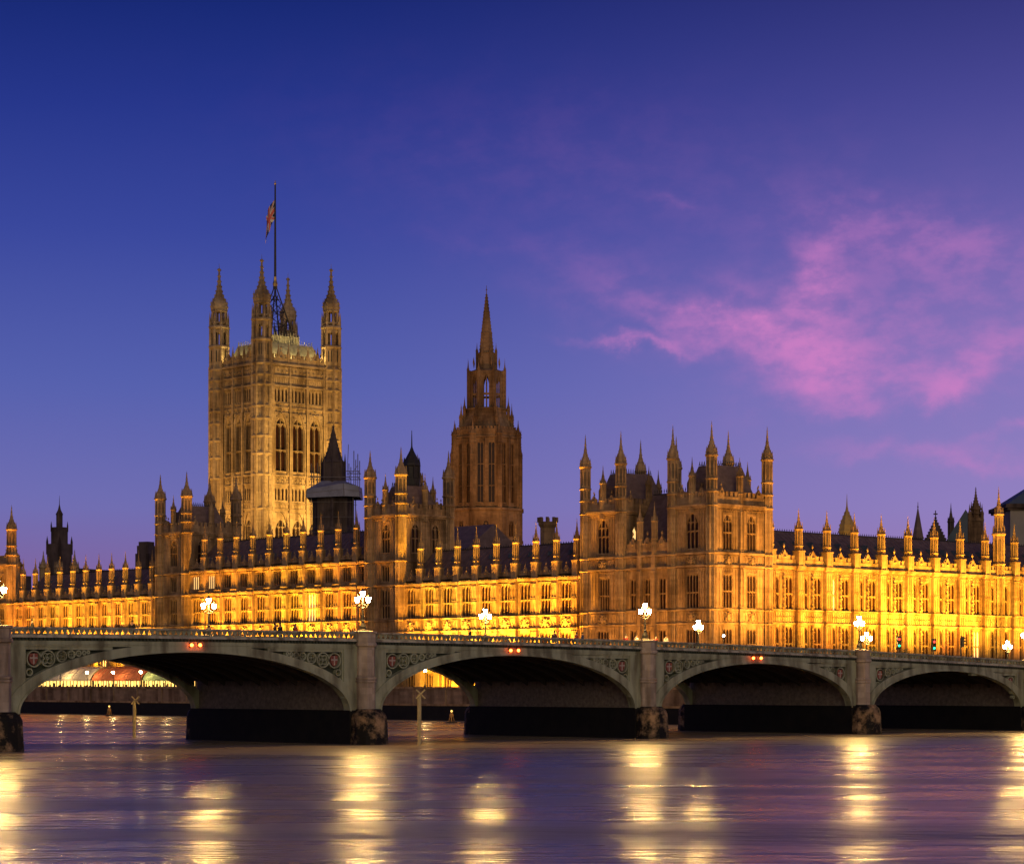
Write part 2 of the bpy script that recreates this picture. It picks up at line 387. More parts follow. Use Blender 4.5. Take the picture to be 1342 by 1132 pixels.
for i in range(7):
    p0, p1 = PIERS[i], PIERS[i+1]; x0, x1 = p0+1.95, p1-1.95; xm = (p0+p1)/2; a = (x1-x0)/2; zs, zc = SPR[i], CROWN[i]
    near = i >= 2
    NS = 56
    ts = [math.pi*k/NS for k in range(NS+1)]
    sof = [(xm-a*math.cos(t), zs+(zc-zs)*math.sin(t)) for t in ts]
    a2, rise2 = a+1.35, zc-zs+.78
    zf = lambda x: rail(x)-1.62                       # underside of the plain fascia
    out = []
    for t in ts:
        x = xm-a2*math.cos(t); z = zs+.0+rise2*math.sin(t)
        x = max(x0-.9, min(x1+.9, x)); out.append((x, min(z, zf(x)+.03)))
    # the green arch rib, front and rear
    for yy0, yy1 in ((-.32, .55), (BW-.55, BW+.32)):
        mb = MB(); vs = []
        for (xa, za), (xb, zb) in zip(sof, out): vs += [(xa, yy0, za), (xb, yy0, zb), (xb, yy1, zb), (xa, yy1, za)]
        fs = []
        for k in range(NS):
            q, r_ = 4*k, 4*k+4
            for e in range(4): fs.append((q+e, q+(e+1) % 4, r_+(e+1) % 4, r_+e))
        mb.add(vs, fs)
        # moulded inner lip
        vs = []
        for t in ts:
            for da, y in ((-.0, yy0-.10), (.22, yy0-.10), (.22, yy0+.02), (0, yy0+.02)):
                vs.append((xm-(a+da)*math.cos(t), y, zs-.02+(zc-zs+da*.8)*math.sin(t)))
        fs = []
        for k in range(NS):
            q, r_ = 4*k, 4*k+4
            for e in range(4): fs.append((q+e, q+(e+1) % 4, r_+(e+1) % 4, r_+e))
        if yy0 < 0: mb.add(vs, fs)
        mb.build('arch_rib', 'green', bridge, smooth=False)
    # spandrel backing and tracery
    mb = MB(); vs = []
    for x, z in sof: vs += [(x, .35, z+.02), (x, .35, zf(x)+.05)]
    mb.add(vs, [(2*k, 2*k+2, 2*k+3, 2*k+1) for k in range(NS)])
    vs = []
    for x, z in sof: vs += [(x, BW-.35, z+.02), (x, BW-.35, zf(x)+.05)]
    mb.add(vs, [(2*k+1, 2*k+3, 2*k+2, 2*k) for k in range(NS)])
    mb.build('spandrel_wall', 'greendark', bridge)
    if near:
        for sgn, xe in ((1, x0-.05), (-1, x1+.05)):
            tr = MB(); zt = zf(xe)
            tr.box(min(xe-1.0*sgn, xe+.62*sgn), max(xe-1.0*sgn, xe+.62*sgn), -.22, .34, zs+1.2, zt+.02)
            tr.box(min(xe+.62*sgn, xe+.78*sgn), max(xe+.62*sgn, xe+.78*sgn), -.12, .34, zs+2.4, zt-.02)
            tr.box(min(xe, xe+9.5*sgn), max(xe, xe+9.5*sgn), -.14, .34, zt-.30, zt+.015)
            cx, cz, rr = xe+1.62*sgn, zt-1.08, .74; tops = zt-.32
            circ = []
            for k in range(7):
                zb = None
                xo = cx
                tt = math.acos(max(-1, min(1, -(xo-xm)/a2))); zo = min(zs+rise2*math.sin(tt), zf(xo))
                av = tops-zo
                if k and av < .3: break
                rr = min(rr, av/2-.02) if k else .74
                cz = tops-rr if k else zt-1.10
                circ.append((cx, cz, rr)); ring(tr, cx, cz, rr-.11, rr, -.1, .36)
                for q in range(4):
                    an = math.pi/4+q*math.pi/2
                    if k: ring(tr, cx+rr*.42*math.cos(an), cz+rr*.42*math.sin(an), rr*.26, rr*.36, -.04, .35, 8)
                nr = rr*.82
                cx += sgn*(rr+nr+.02)
            ring(tr, xe+1.18*sgn, zt-2.25, .24, .34, -.1, .36, 12)
            ring(tr, xe+1.05*sgn, zt-2.95, .14, .22, -.1, .36, 10)
            ob = tr.build('spandrel_tracery', 'green', bridge)
            c0 = circ[0]; sh = MB()
            pts = [(-.40, .46), (-.42, -.02), (-.28, -.36), (0, -.56), (.28, -.36), (.42, -.02), (.40, .46)]
            sh.k = 0; sh.extrude([(c0[0]+u, c0[1]+v) for u, v in pts], -.02, .30)
            sh.k = 1; sh.box(c0[0]-.07, c0[0]+.07, -.05, -.02, c0[1]-.45, c0[1]+.42); sh.box(c0[0]-.38, c0[0]+.38, -.048, -.021, c0[1]-.0, c0[1]+.14)
            sh.k = 0; sh.octa(c0[0]-.2, -.05, c0[1]+.28, .1); sh.octa(c0[0]+.2, -.05, c0[1]-.2, .1)
            sh.build('shield', ('shieldred', 'shieldwhite'), ob)
    # underside: iron girders running with the span, plus a closing skin
    mb = MB(); xa_, xb_ = p0+1.5, p1-1.5
    zlow = zs+2.3
    inner = []
    for t in ts:
        x = xm-a*math.cos(t); inner.append((x, max(zlow, zs+(zc-zs)*math.sin(t))))
    vs = []
    for x, z in inner: vs += [(x, .5, z+.55), (x, BW-.5, z+.55)]
    vs[0] = (xa_, .5, vs[0][2]); vs[1] = (xa_, BW-.5, vs[1][2]); vs[-2] = (xb_, .5, vs[-2][2]); vs[-1] = (xb_, BW-.5, vs[-1][2])
    mb.add(vs, [(2*k, 2*k+1, 2*k+3, 2*k+2) for k in range(NS)])
    for g in range(8):
        y = 2.6+g*3.0; vs = []; hi = [q for q in sof if q[1] > zlow]
        for x, z in hi: vs += [(x, y, z+.06), (x, y+.28, z+.06), (x, y+.28, z+.7), (x, y, z+.7)]
        mb.add(vs, [(4*k+e, 4*k+(e+1) % 4, 4*k+4+(e+1) % 4, 4*k+4+e) for k in range(len(hi)-1) for e in range(4)])
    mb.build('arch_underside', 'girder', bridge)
    # fascia, cornice with dentils, parapet; near and far
    for yy, sg in ((0, 1), (BW, -1)):
        Y = lambda p, q: (yy+p, yy+q) if sg > 0 else (yy-q, yy-p)
        b0, b1 = p0+.98, p1-.98
        mb = MB(); strip(mb, b0, b1, *Y(-.26, .5), -1.66, -1.16); strip(mb, b0, b1, *Y(-.34, .5), -1.50, -1.42); mb.build('fascia', 'green', bridge)
        mb = MB(); strip(mb, b0, b1, *Y(-.20, .5), -1.162, -.90)
        if near:
            nd = int((b1-b0)/.36)
            for k in range(nd):
                x = b0+(k+.5)*(b1-b0)/nd; mb.box(x-.085, x+.085, yy-.40 if sg > 0 else yy+.2, yy-.2 if sg > 0 else yy+.40, rail(x)-1.13, rail(x)-.905)
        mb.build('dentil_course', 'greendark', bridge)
        mb = MB(); strip(mb, b0, b1, *Y(-.52, .42), -.90, -.76); strip(mb, b0, b1, *Y(-.44, .36), -.762, -.66)
        strip(mb, b0, b1, *Y(-.34, .26), -.10, .0); strip(mb, b0, b1, *Y(-.26, .18), -.18, -.098)
        pr = mb.build('parapet', 'pale_green', bridge); mb = MB()
        if near: trefoil(mb, b0, b1, *Y(-.10, .02), -.665, -.175)
        else: strip(mb, b0, b1, *Y(-.10, .02), -.665, -.175)
        mb.build('trefoil_panel', 'green', pr)
mb = MB(); strip(mb, -106.2, 146.4, .3, BW-.3, -1.6, -1.12, 90); mb.build('deck', 'asphalt', bridge)
mb = MB(); strip(mb, -106.2, 146.4, .5, 4.2, -1.12, -1.0, 90); strip(mb, -106.2, 146.4, BW-4.2, BW-.5, -1.12, -1.0, 90); mb.build('footway', 'paving', bridge)

for i, p in enumerate(PIERS):
    zb = 3.25 if 0 < i < 7 else 3.0
    mb = MB(); rt = rail(p)
    prof = lambda rr: [(rr, zb-.05), (rr, 5.85), (rr+.13, 5.92), (rr+.13, 6.06), (rr+.02, 6.12), (rr+.12, 6.22), (rr+.12, 6.36), (rr-.06, 6.42), (rr-.06, rt-1.42), (rr+.16, rt-1.3), (rr+.16, rt-1.02), (rr+.02, rt-.98), (rr+.02, rt-.16), (rr+.16, rt-.10), (rr+.16, rt+.08), (rr*.55, rt+.16)]
    mb.box(p-1.5, p+1.5, .3, BW-.3, zb-.1, rt-1.62)
    pier = mb.build('pier', 'innerpier', bridge)
    mb = MB(); mb.box(p-1.97, p+1.97, -.4, BW+.4, -3, zb)
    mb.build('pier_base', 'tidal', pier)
    W = 1.8
    prof2 = [(W+.3, -3), (W+.12, .2), (W, zb-.7), (W-.18, zb-.28), (W-.62, zb+.12)]
    for yy, yc in ((-.15, -.75), (BW+.15, BW+.75)):
        mb = MB(); mb.lathe(p, yy, prof(1.1), 8); mb.build('pier_shaft', 'granite', pier)
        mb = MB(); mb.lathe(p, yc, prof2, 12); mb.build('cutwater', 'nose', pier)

# ---------------------------------------------------------------- lamps on the bridge
def lamp_meshes():
    root = thing('bridge_lamp', 'x', 'lamp', (0, 0, 0), group='three-globe lamps on the bridge')
    mb = MB()
    mb.lathe(0, 0, [(.42, 0), (.42, .22), (.30, .30), (.34, .5), (.2, .75), (.13, .95), (.17, 1.05), (.10, 1.15), (.085, 2.2), (.15, 2.28), (.08, 2.4), (.07, 3.25), (.13, 3.32), (.05, 3.4)], 10)
    mb.build('column', 'iron', root)
    mb = MB()
    for s in (-1, 1):
        pts = [(0, 2.35), (s*.28, 2.32), (s*.52, 2.44), (s*.62, 2.66), (s*.62, 2.82)]
        for q, r_ in zip(pts, pts[1:]): mb.tube((q[0], 0, q[1]), (r_[0], 0, r_[1]), .04)
        mb.tube((0, 0, 2.72), (s*.5, 0, 2.46), .025)
    mb.build('arms', 'iron', root)
    for cx, cz in ((0, 3.66), (-.62, 3.08), (.62, 3.08)):
        mb = MB(); mb.lathe(cx, 0, [(.15, cz-.26), (.25, cz+.16), (.22, cz+.2)], 8); g = mb.build('lantern', 'globe', root)
        mb = MB(); mb.lathe(cx, 0, [(.28, cz+.2), (.13, cz+.36), (.05, cz+.4), (.03, cz+.52)], 8); mb.build('lantern_cap', 'iron', g)
    return root
lamp0 = lamp_meshes()
LAMPS = [(0, .1, 'three-globe bridge lamp over the cropped pier at the far left edge'),
         (39.58, .1, 'three-globe lamp over the second pier, below the scaffolded dark tower'),
         (77.63, .1, 'three-globe lamp on the near parapet before the left pavilion tower'),
         (112.48, .1, 'upper of the two close lamps over the right pier'),
         (144.36, .1, 'three-globe lamp at the far right edge over the last pier'),
         (39.58, BW-.1, 'far parapet lamp shining just above the leftmost pair of red lights'),
         (77.63, BW-.1, 'far parapet lamp in front of the low wing, near the middle red lights'),
         (112.48, BW-.1, 'far parapet lamp glowing in front of the corner of the turreted pavilion'),
         (144.36, BW-.1, 'lower lamp of the close pair over the right pier, on the far parapet'),
         (174.8, BW-.1, 'lamp beyond the bridge end, right of the traffic signals')]
for k, (x, y, lb) in enumerate(LAMPS):
    o = lamp0
    if k:
        o = lamp0.copy(); COL.objects.link(o)
        for ch in lamp0.children: clone(ch, o)
    o.location = (x, y, rail(min(x, 150))+.06); o['label'] = lb
    if x > 150: o.location.z = 7.9
    o.rotation_euler = (0, 0, R(-14+7*(k % 4)))
# wall that carries the last lamp beyond the bridge
o = thing('approach_parapet', 'low stone parapet wall carrying on from the bridge to the bank', 'wall', (147, BW-.2, 4.4), local=False)
mb = MB(); mb.box(146.5, 300, BW-.5, BW, 4.4, 7.6); mb.build('wall_face', 'granite', o)
mb = MB(); mb.box(146.5, 300, BW-.6, BW+.1, 7.6, 7.9); mb.build('coping', 'granite', o)

# ---------------------------------------------------------------- red lights under the crowns
NAV = [(19.52, 9.26, 'left red light of the pair on the leftmost arch crown'), (20.43, 9.27, 'right red light of the pair on the leftmost arch crown'),
       (58.05, 9.13, 'left red light of the pair on the middle arch crown'), (59.08, 9.14, 'right red light of the pair on the middle arch crown'),
       (93.89, 8.61, 'left red light of the pair on the arch below the pavilion'), (95.13, 8.62, 'right red light of the pair on the arch below the pavilion')]
for x, z, lb in NAV:
    o = thing('navigation_light', lb, 'light', (x, -.35, z), group='red navigation lights on the arch crowns')
    mb = MB(); mb.frame((0, 0, 0)); mb.box(-.14, .14, -.02, .1, z-.2, z+.2); mb.tube((0, 0, z+.22), (0, -.22, z+.2), .03); mb.tube((-.15, -.2, z+.19), (.15, -.2, z+.19), .03); mb.build('housing', 'iron', o)
    mb = MB(); mb.ball(0, -.14, z, .15, 10, 7); mb.build('lens', 'redlamp', o)

# ---------------------------------------------------------------- poles and buoys in the river
def pole(x, y, top, lb):
    o = thing('marker_post', lb, 'post', (x, y, -2), group='river marker posts')
    mb = MB(); mb.lathe(0, 0, [(.2, -2), (.19, top-.6), (.16, top)], 10); mb.build('shaft', 'timber', o)
    mb = MB()
    a = R(-41)
    for s in (-1, 1):
        c, sn = math.cos(a), math.sin(a)
        mb.tube((-.42*c*s, -.42*sn*s-.2, top-.42), (.42*c*s, .42*sn*s-.2, top+.42), .085, 6)
    mb.build('cross_board', 'timber', o)
pole(39.1, 39.2, 4.0, 'tall yellow river post with a cross top seen through the left arch')
pole(41.0, -6.7, 4.8, 'tall pale river post with a cross top standing in front of the second arch')
for x, y, lb in ((132.6, 191.8, 'small lit marker buoy by the terrace wall through the left arch'), (128.2, 91.6, 'small lit marker buoy seen through the second arch')):
    o = thing('marker_buoy', lb, 'buoy', (x, y, 0), group='river marker buoys')
    mb = MB(); mb.lathe(0, 0, [(.5, -.5), (.85, -.1), (.85, .15), (.4, .3)], 12); mb.build('float', 'iron', o)
    mb = MB()
    for k in range(4):
        an = math.pi/4+k*math.pi/2; mb.tube((.4*math.cos(an), .4*math.sin(an), .25), (.12*math.cos(an), .12*math.sin(an), 1.5), .06)
    mb.lathe(0, 0, [(.3, .9), (.36, 1.2), (.12, 1.5)], 8); mb.build('tower', 'buoy', o)
    mb = MB(); mb.ball(0, 0, 1.75, .16, 8, 6); mb.build('lamp', 'tentglow', o)

# ---------------------------------------------------------------- terrace: awnings, lamps
for y0, y1, m, lb in ((217.5, 240, 'tent1', 'cream striped terrace marquee, leftmost through the left arch'), (200, 217, 'tent2', 'red roofed terrace marquee between the cream and green ones'), (183, 199.5, 'tent3', 'green roofed terrace marquee, rightmost through the left arch')):
    o = thing('marquee', lb, 'tent', (146.5, y0, 4.46), group='marquees on the river terrace', local=False)
    mb = MB(); n = 20
    for k in range(n):      # scalloped barrel of cloth
        ya, yb = y0+(y1-y0)*k/n, y0+(y1-y0)*(k+1)/n
        prof = [(144.7, 6.35), (144.7, 6.75), (145.3, 7.7), (146.6, 8.7), (148.2, 9.1), (150, 8.8), (151, 7.6)]
        d = .06*(k % 2)
        vs = [(x, yy, z-d) for yy in (ya, yb) for x, z in prof]; q = len(prof)
        mb.add(vs, [(j+1, j, q+j, q+j+1) for j in range(q-1)])
    mb.build('canopy', m, o)
    mb = MB(); mb.box(145.1, 145.2, y0+.2, y1-.2, 4.5, 6.5); mb.build('glazing', 'tentglow', o)
    mb = MB()
    k = 0; y = y0
    while y < y1+.01:
        mb.box(144.78, 144.92, y-.07, y+.07, 4.47, 6.6); y += (y1-y0)/9
        mb.box(144.98, 145.09, y-.9, y-.82, 4.47, 6.45)
    for k in range(14): mb.box(145.0, 145.08, y0+(k+.3)*(y1-y0)/14, y0+(k+.55+.2*rnd.random())*(y1-y0)/14, 4.47, 5.4+.6*rnd.random())
    mb.build('posts', 'iron', o)
TL = [(225.7, 'terrace lamp nearest the left pier through the left arch'), (216.1, 'second terrace lamp from the left pier through the left arch'), (207.0, 'third terrace lamp from the left pier through the left arch'),
      (197.7, 'fourth terrace lamp from the left pier, before the green marquee'), (189.0, 'terrace lamp by the right haunch of the left arch'), (115.7, 'terrace lamp at the crown of the gap under the second arch')]
for y, lb in TL:
    o = thing('terrace_lamp', lb, 'lamp', (143.1, y, 5.3), group='lamps along the terrace wall')
    mb = MB(); mb.lathe(0, 0, [(.2, 5.3), (.2, 5.5), (.07, 5.7), (.05, 7.5), (.14, 7.6), (.14, 7.7)], 8); mb.build('post', 'iron', o)
    mb = MB(); mb.ball(0, 0, 7.92, .24, 10, 7); mb.build('globe', 'terraceglobe' , o)
    mb = MB(); mb.lathe(0, 0, [(.12, 8.15), (.03, 8.3)], 8); mb.build('finial', 'iron', o)

# ================================================================== PALACE HELPERS
def arch_fill(mb, xl, xr, zs, zt, y0, y1, n=8, e=1.7):
    vs = []
    for k in range(n+1):
        u = k/n; x = xl+(xr-xl)*u; z = zs+(zt-.02-zs)*(1-abs(2*u-1)**e)
        vs += [(x, y0, z), (x, y0, zt), (x, y1, z)]
    fs = []
    for k in range(n):
        a, b = 3*k, 3*k+3
        fs += [(a, b, b+1, a+1), (a, a+2, b+2, b)]
    mb.add(vs, fs)
WIN = {}
def window(root, F, x, z, w, h, lights=2, trans=(.5,), kind='flat', m='stone', lit=False, d=.34):
    """A stone-mullioned window standing in a hole of its wall; origin at the sill's middle."""
    key = (round(w, 2), round(h, 2), lights, trans, kind, m, lit, d)
    if key not in WIN:
        mb = MB(); lw = w/lights; mu = min(.07, lw*.085)
        zs = h-lw*.75
        for i in range(lights+1):
            xc = -w/2+lw*i; ww = mu if 0 < i < lights else mu*1.2
            mb.box(max(-w/2, xc-ww), min(w/2, xc+ww), .06, d, 0, h)
        if kind == 'flat':
            for i in range(lights): arch_fill(mb, -w/2+lw*i+mu*.5, -w/2+lw*(i+1)-mu*.5, zs, h, .09, d)
            if False:
                for i in range(lights): arch_fill(mb, -w/2+lw*i+mu*.5, -w/2+lw*(i+1)-mu*.5, h*.80-lw*.6, h*.80, .10, d); 
                mb.box(-w/2, w/2, .085, d, h*.80, h*.80+.13)
        else:
            zs = h-w*.62
            for i in range(lights): arch_fill(mb, -w/2+lw*i+mu*.5, -w/2+lw*(i+1)-mu*.5, zs-lw*.2, zs+lw*.45, .10, d)
            arch_fill(mb, -w/2, w/2, zs, h, .02, d, 12, 1.75)
            ring_ = min(.5, w*.17)
            for sx in (-1, 1): mb.octa(sx*w*.2, .2, zs+w*.22, ring_*.4)
        for t_ in trans:
            mb.box(-w/2, w/2, .075, d, h*t_-.07, h*t_+.07)
            for i in range(lights): arch_fill(mb, -w/2+lw*i+mu*.5, -w/2+lw*(i+1)-mu*.5, h*t_-.07-lw*.32, h*t_-.06, .11, d)
        mb.box(-w/2-.1, w/2+.1, -.12, .1, -.14, .004)
        f = mb.build('window', m, None, raw=True)
        p = MB(); p.box(-w/2, w/2, d-.06, d+.3, 0, h); q = p.build('pane', 'litglass' if lit else 'glass', None, raw=True)
        WIN[key] = (f.data, q.data)
        bpy.data.objects.remove(f); bpy.data.objects.remove(q)
    fd, pd = WIN[key]
    o = bpy.data.objects.new('window', fd); p = bpy.data.objects.new('pane', pd)
    COL.objects.link(o); COL.objects.link(p); o.parent = root; p.parent = o
    c, s = math.cos(F[2]), math.sin(F[2]); bz = BASE[root.name][2]
    o.location = (F[0]+x*c, F[1]+x*s, z-bz); o.rotation_euler = (0, 0, F[2])
    return o
def wallface(mb, F, x0, x1, z0, z1, holes, depth=.36):
    """holes: (xmid, z, w, h)."""
    mb.frame(F)
    hs = [(x-w/2, x+w/2, z, z+h) for x, z, w, h in holes]
    xs = sorted({x0, x1, *[q for a in hs for q in a[:2]]}); zs = sorted({z0, z1, *[q for a in hs for q in a[2:]]})
    xs = [q for q in xs if x0 <= q <= x1]; zs = [q for q in zs if z0 <= q <= z1]
    for i in range(len(xs)-1):
        j = 0
        while j < len(zs)-1:
            xm = (xs[i]+xs[i+1])/2
            inh = lambda jj: any(a < xm < b and c < (zs[jj]+zs[jj+1])/2 < d for a, b, c, d in hs)
            if inh(j): j += 1; continue
            k = j
            while k+1 < len(zs)-1 and not inh(k+1): k += 1
            mb.add([(xs[i], 0, zs[j]), (xs[i+1], 0, zs[j]), (xs[i+1], 0, zs[k+1]), (xs[i], 0, zs[k+1])], [(0, 1, 2, 3)])
            j = k+1
    for a, b, c, d in hs:
        y = depth
        mb.add([(a, 0, c), (a, y, c), (a, y, d), (a, 0, d), (b, 0, c), (b, y, c), (b, y, d), (b, 0, d)], [(0, 1, 2, 3), (4, 7, 6, 5), (0, 4, 5, 1), (3, 2, 6, 7)])
    mb.frame()
def band(mb, F, x0, x1, z, h, proj):
    mb.frame(F); mb.box(x0, x1, -proj, .06, z, z+h); mb.frame()
def panels(mb, F, x0, x1, z0, z1, n, proj=.09, rib=.09, head=True):
    """Blind tracery: upright ribs with little arched heads, and a sill rail."""
    mb.frame(F); w = (x1-x0)/n
    for i in range(n+1):
        x = x0+w*i; mb.box(x-rib/2, x+rib/2, -proj, .03, z0, z1)
    if head:
        for i in range(n): arch_fill(mb, x0+w*i+rib/2, x0+w*(i+1)-rib/2, z1-min(w*.9, (z1-z0)*.5), z1, -proj*.85, .02, 4)
        mb.box(x0, x1, -proj*.9, .02, z0, z0+.1)
    mb.frame()
def crest(mb, F, x0, x1, z, step=.42, r=.13, proj=.3):
    mb.frame(F); n = max(1, int((x1-x0)/step))
    for i in range(n): mb.octa(x0+(i+.5)*(x1-x0)/n, -proj, z, r*.8, r)
    mb.frame()
def battlement(mb, F, x0, x1, z, h=1.2, step=1.05, y0=-.16, y1=.12):
    mb.frame(F)
    mb.box(x0, x1, y0, y1, z, z+h*.55); mb.box(x0, x1, y0-.05, y1+.05, z+h*.55, z+h*.63)
    n = max(1, round((x1-x0)/step)); s = (x1-x0)/n
    for i in range(n):
        a = x0+s*(i+.22); b = x0+s*(i+.78); mb.box(a, b, y0+.01, y1-.01, z+h*.63, z+h); mb.box(a-.05, b+.05, y0-.04, y1+.04, z+h, z+h+.08)
        mb.box((a+b)/2-.07, (a+b)/2+.07, y0-.03, y0+.02, z+.1, z+h*.5)
    mb.frame()
def turret(mb, cx, cy, r, z0, z1, z2, z3, rings=(), slits=True, ogee=False, n=8, cro=5):
    """Octagonal turret: panelled shaft z0-z1, open-looking lantern z1-z2, crocketed spirelet to z3."""
    rot = math.pi/n
    rb = r*.86
    mb.lathe(cx, cy, [(rb, z0), (rb, z2-.1)], n)
    for i in range(n):
        a = rot+2*math.pi*i/n; x, y = cx+rb*math.cos(a), cy+rb*math.sin(a)
        mb.lathe(x, y, [(r*.17, z0), (r*.17, z2-.06)], 4, rot=a)
        mb.lathe(x+r*.08*math.cos(a), y+r*.08*math.sin(a), [(r*.13, z2+r*.28), (r*.10, z2+r*.75), (.02, z2+r*1.5)], 4, rot=a)
        # a mid rib in every face and an arched head under each ring
        am = rot+2*math.pi*(i+.5)/n; ap = rb*math.cos(math.pi/n)
        mb.lathe(cx+ap*math.cos(am), cy+ap*math.sin(am), [(r*.07, z0), (r*.07, z2-.2)], 4, rot=am)
    for z in list(rings)+[z1]:
        mb.lathe(cx, cy, [(r*1.0, z-.16*r), (r*1.17, z-.03*r), (r*1.17, z+.1*r), (r*.98, z+.2*r)], n)
    mb.lathe(cx, cy, [(r*1.0, z2-.3*r), (r*1.22, z2-.05*r), (r*1.22, z2+.12*r), (r*1.0, z2+.3*r)], n)
    H_ = z3-z2
    if ogee: prof = [(r*.96, z2+.2*r), (r*1.0, z2+.12*H_), (r*.86, z2+.20*H_), (r*.60, z2+.29*H_), (r*.42, z2+.38*H_), (r*.28, z2+.5*H_), (r*.18, z2+.64*H_), (r*.1, z2+.84*H_)]
    else: prof = [(r*.92, z2+.25*r), (r*.62, z2+.22*H_), (r*.36, z2+.42*H_), (r*.2, z2+.62*H_), (r*.09, z2+.84*H_)]
    mb.lathe(cx, cy, prof, n)
    for j in range(cro):      # crockets up the edges
        t = (j+.6)/(cro+.3); k = t*(len(prof)-1); a0 = int(k); f_ = k-a0
        rr = prof[a0][0]*(1-f_)+prof[min(a0+1, len(prof)-1)][0]*f_; zz = prof[a0][1]*(1-f_)+prof[min(a0+1, len(prof)-1)][1]*f_
        for i in range(n):
            a = rot+2*math.pi*i/n; mb.octa(cx+rr*1.05*math.cos(a), cy+rr*1.05*math.sin(a), zz, r*.13*(1.15-t*.6))
    zt = z2+.84*H_
    mb.octa(cx, cy, zt+.02*H_, r*.2, r*.16); mb.lathe(cx, cy, [(r*.06, zt), (.02, z3)], 4); mb.octa(cx, cy, z2+.92*H_, r*.15, r*.12)
def slit_dark(mb, cx, cy, r, z0, z1, n=8, w=.30, per=2):
    rot = math.pi/n; rb = r*.86; ap = rb*math.cos(math.pi/n); side = 2*rb*math.sin(math.pi/n)
    for i in range(n):
        am = rot+2*math.pi*(i+.5)/n
        for q in range(per):
            off = (q+.5-per/2)*side/per*.92; hw = side/per*w
            px, py = cx+ap*math.cos(am)-off*math.sin(am), cy+ap*math.sin(am)+off*math.cos(am)
            tx, ty = -math.sin(am)*hw, math.cos(am)*hw; nx, ny = .025*math.cos(am), .025*math.sin(am)
            vs = [(px-tx+nx, py-ty+ny, z0), (px+tx+nx, py+ty+ny, z0), (px+tx+nx, py+ty+ny, z1-hw), (px+nx, py+ny, z1+hw*.6), (px-tx+nx, py-ty+ny, z1-hw)]
            mb.add(vs, [(0, 1, 2, 3, 4)])
CARVE = {}
def carving(root, F, x, z, w, h, m='stone', seed=0):
    """A carved coat of arms between supporters, standing out of a panel."""
    key = (w, h, m, seed)
    if key not in CARVE:
        rn = random.Random(seed*31+5); mb = MB()
        mb.extrude([(-w*.15, h*.62), (-w*.16, h*.3), (0, h*.1), (w*.16, h*.3), (w*.15, h*.62)], -.28, 0)
        mb.octa(0, -.22, h*.76, w*.13, h*.14); mb.octa(0, -.25, h*.4, w*.07)
        for s in (-1, 1):
            mb.octa(s*w*.27, -.16, h*.36, w*.10, h*.27); mb.octa(s*w*.25, -.24, h*.66, w*.075); mb.octa(s*w*.35, -.16, h*.18, w*.08, h*.14); mb.octa(s*w*.40, -.12, h*.6, w*.05, h*.2)
            mb.octa(s*w*.18, -.18, h*.9, w*.05)
        for k in range(9): mb.octa(rn.uniform(-w*.42, w*.42), -.10, rn.uniform(.06, .94)*h, rn.uniform(.05, .10)*w)
        o = mb.build('carved_arms', m, None, raw=True); CARVE[key] = o.data; bpy.data.objects.remove(o)
    o = bpy.data.objects.new('carved_arms', CARVE[key]); COL.objects.link(o); o.parent = root
    c, s = math.cos(F[2]), math.sin(F[2]); bz = BASE[root.name][2]
    o.location = (F[0]+x*c, F[1]+x*s, z-bz); o.rotation_euler = (0, 0, F[2])
def gable_piece(mb, F, x, z, s=1.0):
    """The little pierced gable with a finial in the middle of a parapet bay."""
    mb.frame(F)
    mb.extrude([(x-.55*s, z), (x+.55*s, z), (x+.55*s, z+.7*s), (x, z+1.55*s), (x-.55*s, z+.7*s)], -.2, .1)
    mb.octa(x, -.22, z+.62*s, .27*s); mb.octa(x, -.05, z+1.95*s, .17*s, .34*s)
    for q in (-1, 1): mb.octa(x+q*.55*s, -.05, z+.95*s, .12*s, .26*s); mb.octa(x+q*.3*s, -.05, z+1.28*s, .1*s)
    mb.frame()

# ================================================================== THE RIVER FRONT WINGS
PX = 153.0; GZ = 4.46
PINN = {}
def pinnacle(root, x, y, z, m='stone', kind=0, scale=1.0):
    key = (m, kind)
    if key not in PINN:
        mb = MB(); dk = MB()
        if kind == 0:      # square block, open shaft, crocketed spirelet
            mb.box(-.72, .72, -.72, .72, 0, 2.3); mb.box(-.84, .84, -.84, .84, 2.3, 2.5)
            for s in (-1, 1):
                for q in (-1, 1): mb.box(s*.58-.12, s*.58+.12, q*.70-.09, q*.70+.09, .1, 2.28)
            turret(mb, 0, 0, .70, 2.5, 3.2, 5.75, 9.0, cro=4); slit_dark(dk, 0, 0, .70, 3.5, 5.3, per=1, w=.34)
        else:
            turret(mb, 0, 0, .9, -.6, 2.1, 5.3, 8.9, cro=4); slit_dark(dk, 0, 0, .9, 2.7, 4.7, per=1, w=.30)
        a = mb.build('pinnacle', m, None, raw=True); b = dk.build('opening', 'iron', None, raw=True)
        PINN[key] = (a.data, b.data); bpy.data.objects.remove(a); bpy.data.objects.remove(b)
    a = bpy.data.objects.new('pinnacle', PINN[key][0]); b = bpy.data.objects.new('opening', PINN[key][1])
    COL.objects.link(a); COL.objects.link(b); a.parent = root; b.parent = a
    a.location = (x, y, z-BASE[root.name][2]); a.scale = (scale, scale, 1)

